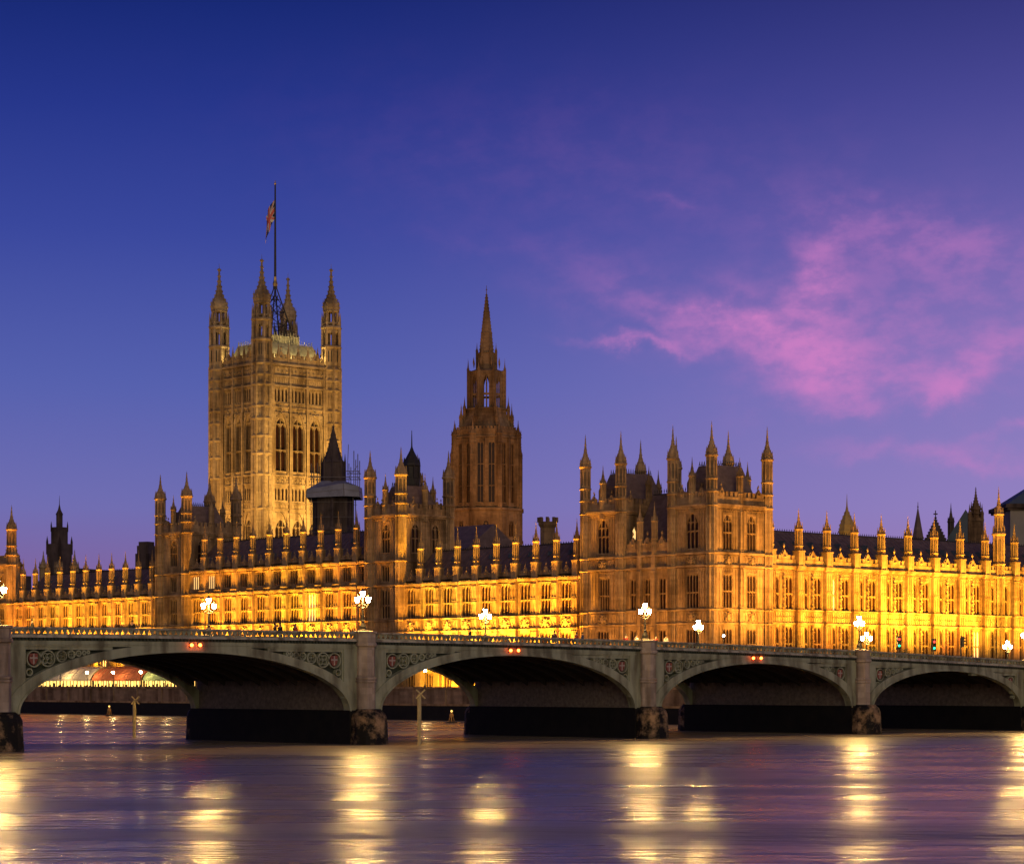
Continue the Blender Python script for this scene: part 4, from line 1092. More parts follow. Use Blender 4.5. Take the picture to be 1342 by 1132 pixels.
for cx, cy_ in ((0, 0), (W, 0), (0, D), (W, D)):
    mb = MB(); r = TRV; n = 8; rot = math.pi/8
    mb.lathe(cx, cy_, [(r*.93, GZ), (r*.93, 80), (r*.86, 80.2), (r*.86, 84.9)], 8)
    mb.lathe(cx, cy_, [(r*.86, 88.5), (r*.86, 89)], 8)
    for i in range(8):
        am = i*math.pi/4; ap = r*.80*math.cos(math.pi/8); mb.lathe(cx+ap*math.cos(am), cy_+ap*math.sin(am), [(.13, 84.8), (.13, 88.6)], 4, rot=am)
    for z in (86.6,): mb.lathe(cx, cy_, [(r*.80, 88.0), (r*.88, 88.5)], 8)
    for i in range(8):
        a = rot+i*math.pi/4
        for rr, z0, z1, q in ((r*.93, GZ, 80, .20), (r*.88, 80, 90.6, .17)):
            mb.lathe(cx+rr*math.cos(a), cy_+rr*math.sin(a), [(r*q, z0), (r*q*.9, z1)], 4, rot=a)
        mb.lathe(cx+r*.95*math.cos(a), cy_+r*.95*math.sin(a), [(.14, 89), (.18, 91.2), (.02, 93.0)], 4, rot=a)
        am = a+math.pi/8; ap = r*.93*math.cos(math.pi/8)
        for z0 in (14, 20, 26, 32, 38.5, 48, 55, 60, 65, 71):
            for o_ in (-.3, .3):
                mb.lathe(cx+ap*math.cos(am)-o_*math.sin(am), cy_+ap*math.sin(am)+o_*math.cos(am), [(.10, z0), (.10, z0+4.6)], 4, rot=am)
    for z in (45.9, 53.7, 58.5, 62.5, 66.5, 69.4, 74.3, 76.6, 79.2, 84.6, 89.2):
        mb.lathe(cx, cy_, [(r*1.0, z-.3), (r*1.1, z), (r*1.1, z+.25), (r*.98, z+.5)], 8)
    # open upper stage: eight posts round a thin core, then the ogee cap
    for i in range(8):
        a = rot+i*math.pi/4; mb.lathe(cx+r*.68*math.cos(a), cy_+r*.68*math.sin(a), [(.30, 89), (.27, 93.2)], 4, rot=a)
        am = a+math.pi/8; mb.lathe(cx+r*.64*math.cos(am), cy_+r*.64*math.sin(am), [(.07, 89), (.07, 93)], 4, rot=am)
    for z in (90.2, 93.1): mb.lathe(cx, cy_, [(r*.70, z-.2), (r*.84, z), (r*.84, z+.2), (r*.72, z+.4)], 8)
    mb.lathe(cx, cy_, [(r*.76, 93.2), (r*.86, 94.0), (r*.84, 94.9), (r*.68, 95.7), (r*.50, 96.5), (r*.36, 97.4), (r*.27, 98.4), (r*.19, 99.6), (r*.13, 101.0), (r*.09, 102.6)], 8)
    for i in range(8):
        a = rot+i*math.pi/4
        for rr, z in ((.88, 94.2), (.84, 95.1), (.64, 96.0), (.46, 96.9), (.34, 97.9), (.25, 99), (.18, 100.2), (.13, 101.4)): mb.octa(cx+r*rr*math.cos(a), cy_+r*rr*math.sin(a), z, .24)
        mb.lathe(cx+r*.82*math.cos(a), cy_+r*.82*math.sin(a), [(.1, 93.3), (.12, 94.6), (.02, 96)], 4)
    mb.ball(cx, cy_, 102.9, .42, 8, 5); mb.lathe(cx, cy_, [(.06, 103), (.03, 104.4)], 4)
    for i in range(4): mb.octa(cx+.5*math.cos(i*math.pi/2), cy_+.5*math.sin(i*math.pi/2), 102.9, .16)
    t = mb.build('turret', 'pale', root)
    dk = MB(); slit_dark(dk, cx, cy_, r*1.0, 81.2, 83.8, per=2, w=.2); dk.build('opening', 'iron', t)
rf = MB(); steep_roof(rf, 1.5, W-1.5, 1.5, D-1.5, 80.2, 84.9, .10); r_ = rf.build('roof', 'ironroof', root)
a, b = 1.5+(W-3)*.10, 1.5+(D-3)*.10
cr = MB(); cresting(cr, a, W-a, b, D-b, 84.9, 1.2, .7)
cr.box(a+2.3, W-a-2.3, b+2.5, D-b-2.5, 84.9, 86.9); cr.box(a+2.1, W-a-2.1, b+2.3, D-b-2.3, 86.9, 87.1)
for k in range(12):
    t_ = k/11
    for (ax, ay) in ((a+2.3+(W-2*a-4.6)*t_, b+2.4), (W-a-2.2, b+2.5+(D-2*b-5)*t_), (a+2.2, b+2.5+(D-2*b-5)*t_)): cr.lathe(ax, ay, [(.13, 84.9), (.13, 87.2), (.02, 88.2)], 4)
cr.build('roof_gallery', 'ironroof', r_)
for k in range(5):     # ornamental iron stops at the gallery corners
    pass
lt = MB(); cx, cy_ = W/2, D/2
for s in (-1, 1):
    for q in (-1, 1):
        lt.tube((cx+s*2.9, cy_+q*3.3, 87), (cx+s*.25, cy_+q*.25, 98.6), .19, 6, .14)
        for z in (89, 91, 93, 95):
            f0 = 1-(z-87)/11.6; f1 = 1-(z+2-87)/11.6
            lt.tube((cx+s*2.9*f0, cy_+q*3.3*f0, z), (cx-s*2.9*f1, cy_+q*3.3*f1, z+2), .07, 4); lt.tube((cx+s*2.9*f0, cy_+q*3.3*f0, z), (cx+s*2.9*f1, cy_-q*3.3*f1, z+2), .07, 4)
for z in (87.2, 90, 93, 96):
    f0 = 1-(z-87)/11.6; p = [(cx+s*2.9*f0, cy_+q*3.3*f0, z) for s, q in ((-1, -1), (1, -1), (1, 1), (-1, 1))]
    for i in range(4): lt.tube(p[i], p[(i+1) % 4], .1, 4)
for k in range(10): 
    an = 2*math.pi*k/10; lt.lathe(cx+3.6*math.cos(an), cy_+4.0*math.sin(an), [(.2, 87), (.24, 88.6), (.1, 89.4), (.02, 90.4)], 5)
lt.ball(cx, cy_, 98.9, .55, 8, 5)
lt.build('lattice_crown', 'iron', root)
fx, fy = VX+10, VY+8.5
o = thing('flagpole', 'very tall thin flagpole above the massive square tower', 'flagpole', (fx, fy, 98.9))
mb = MB(); mb.lathe(0, 0, [(.32, 98.9), (.26, 108), (.18, 123)], 8); mb.build('mast', 'iron', o)
mb = MB(); mb.lathe(0, 0, [(.5, 99.1), (.62, 99.7), (.4, 100.4), (.3, 101.4)], 8); mb.build('collar', 'gilt', o)
mb = MB(); mb.ball(0, 0, 123.2, .3, 8, 5); mb.octa(0, 0, 123.7, .16, .4); mb.build('finial', 'gilt', o)
# the union flag, hanging nearly slack from the mast
def union(u, v):       # u along the fly 0..2, v up 0..1 -> material index
    x, y = u-1, (v-.5)*2
    if abs(x) < .12 or abs(y) < .2: return 1
    if abs(x) < .2 or abs(y) < .33: return 2
    d1, d2 = y-x, y+x
    for d, sgn in ((d1, 1), (d2, -1)):
        off = d+(.09 if (x*sgn > 0) == (sgn > 0) else -.09)
        if abs(off) < .09: return 1
    if min(abs(d1), abs(d2)) < .27: return 2
    return 0
mb = MB(); nu, nv = 48, 26
def fp(u, v):
    # hoist along the mast at z 112.4..117.9; the fly droops down and to the side
    hz = 114.8+4.6*v; s = u/2
    out = 2.7*s*(1-.25*s)+.25*math.sin(s*9+v*3)*s; drop = 5.2*s**1.15*(1.0-.15*v)
    side = .55*math.sin(s*8+v*2.2)*s**.6
    return (-RT.x*out+FW.x*side-.2*RT.x, -RT.y*out+FW.y*side-.2*RT.y, hz-drop+.9*s*(v-.5))
for i in range(nu):
    for j in range(nv):
        u0, u1, v0, v1 = 2*i/nu, 2*(i+1)/nu, j/nv, (j+1)/nv; mb.k = union((u0+u1)/2, (v0+v1)/2)
        mb.add([fp(u0, v0), fp(u1, v0), fp(u1, v1), fp(u0, v1)], [(0, 1, 2, 3)])
fo = mb.build('flag', ('blue', 'flagred', 'flagwhite')); fo.location = (fx, fy, 0); tag(fo, 'union flag drooping half slack from the tall mast', 'flag')
sm = fo.modifiers.new('cloth_thickness', 'SOLIDIFY'); sm.thickness = .02

# ================================================================== THE BROWN OCTAGONAL SPIRE TOWER
CX, CY = 268.3, 244.5
root = thing('octagonal_spire_tower', 'brown octagonal gothic tower tapering to a tall crocketed spire', 'tower', (CX, CY, GZ))
def oct_stage(Rv, z0, z1, holes=(), rot=R(3), m='red', wlist=None, d=.5):
    """Eight walls round the centre; holes per wall as (u from middle, z, w, h, lights, trans, kind)."""
    wl = MB(); tr = MB(); side = 2*Rv*math.sin(math.pi/8); ap = Rv*math.cos(math.pi/8); Fs = []
    for i in range(8):
        am = rot+i*math.pi/4; ang = am+math.pi/2
        ox, oy = ap*math.cos(am)-side/2*math.cos(ang), ap*math.sin(am)-side/2*math.sin(ang)
        F = (ox, oy, ang); Fs.append((F, side))
        wallface(wl, F, 0, side, z0, z1, [(side/2+h[0], *h[1:4]) for h in holes], d)
        for h in holes: window(root, F, side/2+h[0], h[1], h[2], h[3], h[4], h[5], h[6], m=m, d=d-.05)
    wl.lathe(0, 0, [(Rv*.99, z1-.05), (Rv*.6, z1+.02)], 8, rot=rot+math.pi/8)
    return wl, tr, Fs, side
w1, t1, Fs, sd1 = oct_stage(8.9, GZ, 46.2, [(0, 39.6, 1.5, 3.6, 2, (), 'arch')])
for F, s in Fs:
    band(t1, F, -.02, s+.02, 45.6, .5, .4); band(t1, F, 0, s, 38.4, .35, .3); panels(t1, F, .5, s/2-1, 39, 45.3, 2, .12, .12); panels(t1, F, s/2+1, s-.5, 39, 45.3, 2, .12, .12)
w1.build('base_stage', 'red', root); t1.build('tracery', 'red', root)
w2, t2, Fs, sd2 = oct_stage(7.75, 46.2, 63.6, [(-1.28, 47.4, 1.45, 13.8, 2, (.28, .64), 'flat'), (1.28, 47.4, 1.45, 13.8, 2, (.28, .64), 'flat')])
for F, s in Fs:
    band(t2, F, -.02, s+.02, 62.3, .4, .35); band(t2, F, -.02, s+.02, 46.6, .3, .3); panels(t2, F, .6, s-.6, 62.8, 63.6, 7, .1, .1); battlement(t2, F, .4, s-.4, 63.6, 1.2, .9)
    t2.frame(F); t2.box(s/2-.28, s/2+.28, -.5, .04, 46.2, 62.2)
    for q in (-1, 1): t2.box(s/2+q*2.25-.14, s/2+q*2.25+.14, -.25, .04, 46.9, 62.2)
    t2.frame(); panels(t2, F, s/2-2.0, s/2-.5, 61.4, 62.25, 3, .1, .08); panels(t2, F, s/2+.5, s/2+2, 61.4, 62.25, 3, .1, .08)
w2.build('main_stage', 'red', root); t2.build('tracery', 'red', root)
for i in range(8):
    a = R(3)+math.pi/8+i*math.pi/4
    mb = MB(); x, y = 7.95*math.cos(a), 7.95*math.sin(a)
    turret(mb, x, y, .72, GZ, 61, 63.2, 66.6, rings=(38.6, 46, 54), cro=3)
    turret(mb, 6.35*math.cos(a), 6.35*math.sin(a), .46, 63.0, 65.2, 67.2, 70.6, cro=3)
    x2, y2 = 8.6*math.cos(a), 8.6*math.sin(a); turret(mb, x2, y2, .42, 36, 56, 58.4, 62.5, rings=(46,), cro=3)
    mb.tube((6.9*math.cos(a), 6.9*math.sin(a), 65.2), (4.2*math.cos(a), 4.2*math.sin(a), 69), .16, 5)
    mb.build('buttress', 'red', root)
    mb = MB(); turret(mb, 5.5*math.cos(a), 5.5*math.sin(a), .38, 63.6, 67.4, 69.4, 72.2, cro=3); mb.build('pinnacle', 'red', root)
t2b = MB(); t2b.lathe(0, 0, [(6.9, 63.6), (6.7, 64.4), (5.1, 67.8), (4.7, 69.2)], 8, rot=R(3)+math.pi/8); t2b.build('shoulder', 'red', root)
w3, t3, Fs, sd3 = oct_stage(4.9, 63.6, 69.4, [(0, 66.4, .8, 1.9, 1, (), 'arch')])
for F, s in Fs: band(t3, F, -.02, s+.02, 69.1, .3, .25); panels(t3, F, .3, s/2-.6, 64.5, 68.9, 1, .1, .1); panels(t3, F, s/2+.6, s-.3, 64.5, 68.9, 1, .1, .1)
w3.build('lower_lantern', 'red', root); t3.build('tracery', 'red', root)
# open lantern: posts and tracery you can see through
mb = MB(); Rv = 4.25
for i in range(8):
    a = R(3)+math.pi/8+i*math.pi/4; mb.lathe(Rv*math.cos(a), Rv*math.sin(a), [(.42, 69.4), (.40, 78.2)], 4, rot=a)
    turret(mb, (Rv+.35)*math.cos(a), (Rv+.35)*math.sin(a), .30, 66, 75.5, 78.3, 81.0, cro=2)
    am = R(3)+i*math.pi/4; side = 2*Rv*math.sin(math.pi/8); ap = Rv*math.cos(math.pi/8); ang = am+math.pi/2
    F = (ap*math.cos(am)-side/2*math.cos(ang), ap*math.sin(am)-side/2*math.sin(ang), ang)
    mb.frame(F); mb.box(.02, 1.02, -.02, .38, 69.3, 77.5); mb.box(side-1.02, side-.02, -.02, .38, 69.3, 77.5); mb.box(1, side-1, .02, .3, 72.4, 72.9); mb.box(side/2-.1, side/2+.1, .04, .3, 69.3, 77)
    arch_fill(mb, 1.0, side-1.0, 75.4, 77.2, 0, .36); mb.box(0, side, -.1, .4, 77.2, 78.0); mb.box(0, side, -.15, .4, 69.2, 69.6); mb.frame()
    panels(mb, F, .1, side-.1, 77.3, 78.0, 4, .2, .1)
mb.lathe(0, 0, [(3.9, 77.9), (4.0, 78.1), (2.6, 78.6), (2.15, 82.2), (2.3, 82.4)], 8, rot=R(3)+math.pi/8)
for i in range(8):
    a = R(3)+math.pi/8+i*math.pi/4; turret(mb, 2.4*math.cos(a), 2.4*math.sin(a), .28, 78.4, 81.2, 82.8, 84.8, cro=2); mb.octa(3.2*math.cos(a), 3.2*math.sin(a), 80.2, .3, 1.3)
mb.build('open_lantern', 'red', root)
mb = MB(); rot = R(3)+math.pi/8; mb.lathe(0, 0, [(1.80, 82.2), (1.38, 86.8), (1.46, 87.1), (1.30, 87.3), (.78, 91.6), (.85, 91.8), (.72, 92.0), (.26, 95.6)], 8, rot=rot)
for i in range(8):
    a = rot+i*math.pi/4
    for j in range(17): rr = 1.82-(1.55)*(j/16.5); mb.octa(rr*math.cos(a), rr*math.sin(a), 82.5+13.2*j/16.5, .17)
mb.octa(0, 0, 95.9, .42); mb.lathe(0, 0, [(.1, 95.8), (.04, 98.2)], 4); mb.octa(0, 0, 97.2, .3, .16)
mb.build('spire', 'red', root)

# ================================================================== THE SCAFFOLDED BLACK TOWER
root = thing('ventilation_tower', 'black spired tower wrapped in scaffolding under a pale sheet canopy', 'tower', (199, 212.5, GZ))
mb = MB(); r8 = R(48.3)
mb.lathe(0, 0, [(4.1, GZ), (4.1, 36.6), (4.3, 36.9), (4.3, 37.4), (3.9, 37.7), (3.9, 44)], 8, rot=r8)
for i in range(8):
    a = r8+i*math.pi/4; mb.lathe(3.95*math.cos(a), 3.95*math.sin(a), [(.3, GZ), (.3, 44)], 4, rot=a)
    am = a+math.pi/8; ap = 3.9*math.cos(math.pi/8)
    for q in (-.75, 0, .75): mb.lathe(ap*math.cos(am)-q*math.sin(am), ap*math.sin(am)+q*math.cos(am), [(.1, 38), (.1, 43.8)], 4, rot=am)
mb.build('shaft', 'dark', root)
mb = MB(); mb.lathe(0, 0, [(2.9, 43.8), (2.7, 46.4), (2.5, 46.8), (2.2, 50.6), (2.35, 50.8), (1.75, 51.6), (.95, 54.4), (.45, 56.6), (.14, 57.9)], 8, rot=r8)
for i in range(8):
    a = r8+i*math.pi/4; mb.lathe(2.4*math.cos(a), 2.4*math.sin(a), [(.22, 45), (.2, 50.9), (.02, 52.6)], 4, rot=a)
    for j in range(6): rr = 1.7-1.4*j/6; mb.octa(rr*math.cos(a), rr*math.sin(a), 51.9+5.5*j/6, .13)
mb.ball(0, 0, 58.1, .25, 6, 4); mb.lathe(0, 0, [(.05, 58), (.03, 59.4)], 4)
mb.build('spire', 'dark', root)
mb = MB()
c, s = RT.x, RT.y
def sc_pt(u, v, z): return (c*u+FW.x*v, s*u+FW.y*v, z)
n = 8
top = [sc_pt(u, v, z) for u, v, z in ((-5.0, -4.7, 45.0), (2.4, -5.2, 46.2), (5.5, -4.7, 45.6), (5.5, 4.7, 46.0), (-5.0, 4.7, 45.3))]
bot = [sc_pt(u, v, z) for u, v, z in ((-5.1, -4.9, 43.4), (2.6, -5.4, 43.7), (5.7, -4.9, 43.6), (5.7, 4.9, 43.6), (-5.1, 4.9, 43.5))]
mid = [tuple((p[k]+q[k])/2+(.02 if k == 2 else 0) for k in range(3)) for p, q in zip(top, bot)]
lip = [(p[0], p[1], p[2]-.12) for p in bot]
apx = [(p[0]*.45, p[1]*.45, 46.9) for p in top]
allv = apx+top+mid+bot+lip
fs = [(5*j+(i+1) % 5, 5*j+i, 5*j+5+i, 5*j+5+(i+1) % 5) for j in range(4) for i in range(5)]+[tuple(range(5))]
mb.add(allv, fs)
mb.build('sheet_canopy', 'sheet', root)
mb = MB()
for i in range(5): mb.tube(top[i], bot[i], .07, 4); mb.tube(mid[i], mid[(i+1) % 5], .06, 4)
for u in (-4.2, 4.3):
    for v in (-3.9, 3.9): mb.tube(sc_pt(u, v, 30), sc_pt(u, v, 44), .10, 5)
for z in (36.5, 39.5, 42.5):
    for v in (-3.9, 3.9): mb.tube(sc_pt(-4.4, v, z), sc_pt(4.6, v, z), .05, 4)
for u in (-4.2, -3.0, 3.4, 4.4, 5.2):
    for v in (-3, 3): mb.tube(sc_pt(u, v, 45.6), sc_pt(u, v, 49.4+(u > 4)*2.0+rnd.random()*1.6), .085, 4)
for z in (47.6, 48.8):
    for v in (-3, 3): mb.tube(sc_pt(-4.9 if z < 48 else 2.6, v, z), sc_pt(5.5, v, z), .085, 4)
    for u in (-4.2, 3.4, 5.2): mb.tube(sc_pt(u, -3.3, z), sc_pt(u, 3.3, z), .05, 4)
mb.tube(sc_pt(3.4, -3, 47.6), sc_pt(5.2, -3, 50), .05, 4); mb.tube(sc_pt(2.8, 0, 47), sc_pt(3.1, 0, 54.5), .06, 4)
mb.build('scaffold_poles', 'steel', root)

# ================================================================== ROOFS AND TOWERS BEHIND
def block(name, label, cat, x, y, w_, d, h, m, rz=0, roof=None, rm='slate', grp=None, flat=False):
    o = thing(name, label, cat, (x, y, GZ), rz, grp)
    mb = MB(); mb.box(-w_/2, w_/2, -d/2, d/2, GZ, h); F = (-w_/2, -d/2, 0)
    band(mb, F, -.2, w_+.2, h-.6, .5, .3); band(mb, (w_/2, -d/2, R(90)), -.2, d+.2, h-.6, .5, .3)
    nb = max(2, int(w_/4))
    for k in range(nb): panels(mb, F, w_*(k+.15)/nb, w_*(k+.85)/nb, max(GZ, h-6), h-1, 3, .12, .12)
    mb.build('wall', m, o)
    if roof:
        rf = MB(); a, b = (w_/2+.3, d/2+.3)
        rf.add([(-a, -b, h), (a, -b, h), (a, b, h), (-a, b, h), (-a, 0, roof), (a, 0, roof)], [(0, 1, 5, 4), (1, 2, 5), (2, 3, 4, 5), (3, 0, 4)]); rf.build('roof', rm, o)
    return o
block('palace_block', 'dark slate roofed block behind the middle wing, below the scaffolded tower', 'palace block', 184, 172, 52, 16, 28.5, 'dark', R(-90), 34.4)
block('palace_block', 'low brown block at the foot of the octagonal spire tower', 'palace block', 238, 200, 60, 60, 30.2, 'red', R(-90), None)
block('palace_block', 'long dark roofed block behind the low left wing', 'palace block', 190, 262, 46, 14, 20, 'dark', R(-90), 29.0)
o = thing('chimney_tower', 'short brown battlemented chimney tower between the spire tower and the pavilion', 'chimney', (218.1, 168.7, GZ))
mb = MB(); mb.lathe(0, 0, [(1.55, GZ), (1.55, 36.2), (1.95, 36.8), (1.95, 37.4)], 8)
for i in range(8):
    a = i*math.pi/4; mb.lathe(1.75*math.cos(a), 1.75*math.sin(a), [(.32, 37.3), (.32, 38.3)], 4)
mb.build('shaft', 'red', o)
# far left
o = thing('stepped_dark_tower', 'distant dark stepped tower with a lantern left of the flag tower', 'tower', (236.4, 380, GZ))
mb = MB(); mb.frame((0, 0, R(15)))
for hw, z0, z1 in ((2.75, GZ, 31), (2.3, 31, 42.8), (1.55, 42.8, 47.2)): mb.box(-hw, hw, -hw, hw, z0, z1)
mb.lathe(0, 0, [(3.4, 31.0), (2.9, 37.0), (2.3, 42.6)], 4); mb.lathe(0, 0, [(2.0, 42.8), (1.75, 47.2)], 4)
for s in (-1, 1):
    for q in (-1, 1): mb.lathe(s*2.25, q*2.25, [(.3, 40), (.3, 43.3), (.02, 44.9)], 4); mb.lathe(s*1.5, q*1.5, [(.2, 46), (.2, 47.6), (.02, 48.8)], 4)
mb.frame(); mb.build('shaft', 'dark', o)
mb = MB(); mb.lathe(0, 0, [(.85, 47.2), (.85, 50.4), (1.0, 50.6), (.4, 51.8), (.1, 53.2), (.03, 55.6)], 8)
mb.build('lantern', 'dark', o)
for x, y, zt, lb in ((207.1, 339.1, 38.4, 'small pale far turret just left of the distant dark stepped tower'), (212.8, 334, 38.6, 'small pale far turret just right of the distant dark stepped tower'), (209.5, 336, 36, 'small pale far turret in front of the distant dark stepped tower')):
    o = thing('far_turret', lb, 'turret', (x, y, GZ), 0, 'small turrets far left'); mb = MB(); turret(mb, 0, 0, 1.0, GZ, 29.5, 34.2, zt, cro=3); mb.build('shaft', 'pale', o)
o = thing('far_block_tower', 'plain dark square tower block just left of the dark turreted tower', 'building', (237, 339.3, GZ)); mb = MB(); mb.frame((0, 0, R(20)))
mb.box(-2.0, 2.0, -2.0, 2.0, GZ, 38.6); mb.box(-1.7, 1.7, -1.7, 1.7, 38.6, 40.6); mb.box(-1.4, 1.4, -1.4, 1.4, 40.6, 41.6)
for k in range(4): mb.box(-1.6+k*.95, -1.25+k*.95, -2.12, -1.99, 22, 38)
mb.frame(); mb.build('wall', 'dark', o)
for k, (x, y, w_, h) in enumerate(((222, 330, 9, 32.4), (246, 352, 8, 33.5), (262, 400, 14, 36), (300, 470, 26, 40), (232, 402, 12, 35))):
    o = thing('far_building', ('low dark far building on the left skyline beside the square tower block', 'far flat roofed building behind the left pinnacles, next to the tower block', 'far office block low on the left skyline', 'broad far building lowest on the left horizon', 'small far block beside the distant dark stepped tower')[k], 'building', (x, y, GZ), R(20), 'far buildings on the left skyline')
    mb = MB(); mb.box(-w_/2, w_/2, -5, 5, GZ, h); mb.box(-w_/4, w_/6, -3, 3, h, h+1.2)
    for q in range(int(w_/1.6)):
        for e in range(3): mb.box(-w_/2+.5+q*1.6, -w_/2+1.4+q*1.6, -5.08, -4.99, h-2-e*2.6, h-.9-e*2.6)
    mb.build('wall', 'dark', o)
def tree(x, y, z, h, r, lb, seed):
    o = thing('tree', lb, 'tree', (x, y, z), 0, 'trees on the left skyline' if x < 300 and y > 200 else None); rn = random.Random(seed)
    mb = MB(); mb.tube((0, 0, z), (.2, 0, z+h*.6), .4, 7, .2)
    for k in range(7):
        a = k*2.4; mb.tube((.1, 0, z+h*(.35+.03*k)), (r*.6*math.cos(a), r*.6*math.sin(a), z+h*(.6+.04*k)), .16, 5, .05)
    mb.build('trunk', 'bark', o)
    mb = MB(); cl = [(rn.gauss(0, r*.45), rn.gauss(0, r*.45), z+h*rn.uniform(.45, .95), r*rn.uniform(.22, .42)) for _ in range(26)]
    for cx, cy_, cz, cr_ in cl:
        for _ in range(110):
            v = Vector((rn.gauss(0, 1), rn.gauss(0, 1), rn.gauss(0, 1))).normalized()*cr_*rn.uniform(.6, 1.1); p = Vector((cx, cy_, cz))+v
            a = Vector((rn.gauss(0, 1), rn.gauss(0, 1), rn.gauss(0, 1))).normalized(); b = a.orthogonal().normalized(); s = rn.uniform(.12, .26)
            mb.add([tuple(p-a*s), tuple(p+b*s*.6), tuple(p+a*s), tuple(p-b*s*.6)], [(0, 1, 2, 3)])
    mb.build('crown', 'leaf', o)
tree(217, 372, GZ, 29, 7, 'dark tree behind the low wing, right beside the cut-off lit pavilion', 3)
tree(225, 366, GZ, 27.5, 6, 'dark tree left of the distant dark stepped tower', 4)
tree(238, 318, GZ, 28.5, 5, 'dark tree on the skyline between the far building and the tower block', 5)
# far right
o = thing('domed_turret', 'golden ogee domed turret behind the north range roof', 'turret', (292.5, 156.1, GZ))
mb = MB(); mb.lathe(0, 0, [(1.75, GZ), (1.75, 37.6), (1.95, 37.8), (1.95, 38.2)], 8); mb.build('shaft', 'dome', o)
mb = MB(); mb.lathe(0, 0, [(1.75, 38.2), (1.6, 39.4), (1.15, 40.6), (.7, 41.6), (.35, 42.4), (.16, 43.4), (.1, 44.4), (.02, 46)], 8)
for i in range(8):
    a = math.pi/8+i*math.pi/4
    for rr, z in ((1.75, 38.6), (1.65, 39.4), (1.3, 40.3), (.9, 41.2), (.55, 42)): mb.octa(rr*math.cos(a), rr*math.sin(a), z, .18)
mb.build('dome', 'dome', o)
o = thing('dark_spire', 'plain dark slate spire rising behind the north range', 'spire', (366.7, 197, GZ))
mb = MB(); mb.lathe(0, 0, [(1.3, GZ), (1.3, 41.4)], 8); mb.build('shaft', 'dark', o)
mb = MB(); mb.lathe(0, 0, [(1.6, 41.2), (1.35, 41.8), (.12, 48.6), (.05, 50.2)], 8); mb.ball(0, 0, 49, .22, 6, 4); mb.build('spire', 'slate', o)
o = thing('gabled_hall', 'big hall with a crocketed dark gable, a cross and a blue-grey roof', 'hall', (371, 195, GZ), R(-38))
mb = MB(); mb.extrude([(-3.2, GZ), (3.2, GZ), (3.2, 39.5), (0, 46.0), (-3.2, 39.5)], -.5, .5)
for k in range(9):
    for s in (-1, 1): mb.octa(s*3.2*(1-k/8.5), -.1, 39.8+6.3*k/8.5, .36)
mb.build('gable_wall', 'dark', o)
mb = MB(); mb.box(-.1, .1, -.1, .1, 46, 48.2); mb.box(-.5, .5, -.12, .12, 47.2, 47.5); mb.octa(0, 0, 46.4, .4); mb.build('cross', 'dark', o)
mb = MB(); mb.frame((0, 0, R(76))); mb.add([(.6, 3.2, 39.2), (.6, -3.2, 39.2), (16, -3.2, 39.2), (16, 3.2, 39.2), (.6, 0, 45.6), (16, 0, 45.6)], [(1, 2, 5, 4), (3, 0, 4, 5), (0, 1, 4), (2, 3, 5)]); mb.box(.6, 16, -3.1, 3.1, GZ, 39.15); mb.frame(); mb.build('roof', 'lead', o)
o = thing('far_pinnacle', 'slim dark far pinnacle above the blue-grey hall roof', 'pinnacle', (404.7, 216.8, GZ)); mb = MB(); turret(mb, 0, 0, .85, GZ, 44, 48, 53, cro=3); mb.build('shaft', 'dark', o)
block('grey_hall', 'steep grey roofed hall beside the brown pinnacled tower', 'hall', 391.4, 201.8, 5, 10, 41, 'concrete', R(40), 49.6, 'lead')
o = thing('pinnacled_tower', 'small brown square tower with a tall central spirelet and corner pinnacles', 'tower', (345.1, 162.8, GZ), R(40))
mb = MB(); mb.box(-1.5, 1.5, -1.5, 1.5, GZ, 43.6)
for F in ((-1.5, -1.5, 0), (1.5, -1.5, R(90)), (-1.5, 1.5, R(-90))): panels(mb, F, .2, 2.8, 30, 43, 3, .12, .14); band(mb, F, -.1, 3.1, 42.8, .4, .3)
mb.build('shaft', 'red', o)
mb = MB(); turret(mb, 0, 0, 1.15, 43, 44.5, 45.6, 50.8, cro=6)
for s in (-1, 1):
    for q in (-1, 1): turret(mb, s*1.4, q*1.4, .36, 36, 43.2, 44.4, 46.8, cro=2)
mb.build('spirelet', 'red', o)
o = thing('pyramid_roofed_hall', 'large pale modern hall with a wide blue-grey pyramid roof at the right edge', 'hall', (299.6, 110.0, GZ), R(-41.7))
mb = MB(); wallface(mb, (-9.0, -8, 0), 0, 18, GZ, 40.3, [(6.2, 31.5, 1.5, 5.6)]); wallface(mb, (9, -8, R(90)), 0, 16, GZ, 40.3, []); wallface(mb, (-9, 8, R(-90)), 0, 16, GZ, 40.3, [])
mb.build('wall', 'concrete', o); window(o, (-9.0, -8, 0), 6.2, 31.5, 1.5, 5.6, 1, (.5,), 'arch', m='concrete')
mb = MB(); mb.box(-10.0, 10, -9, 9, 40.3, 41.1); mb.box(-9.6, 9.6, -8.6, 8.6, 39.9, 40.29); mb.build('eaves', 'dark', o)
mb = MB(); mb.add([(-9.6, -8.8, 41.1), (9.6, -8.8, 41.1), (9.6, 8.8, 41.1), (-9.6, 8.8, 41.1), (0, 0, 47.5)], [(0, 1, 4), (1, 2, 4), (2, 3, 4), (3, 0, 4)]); mb.build('roof', 'lead', o)

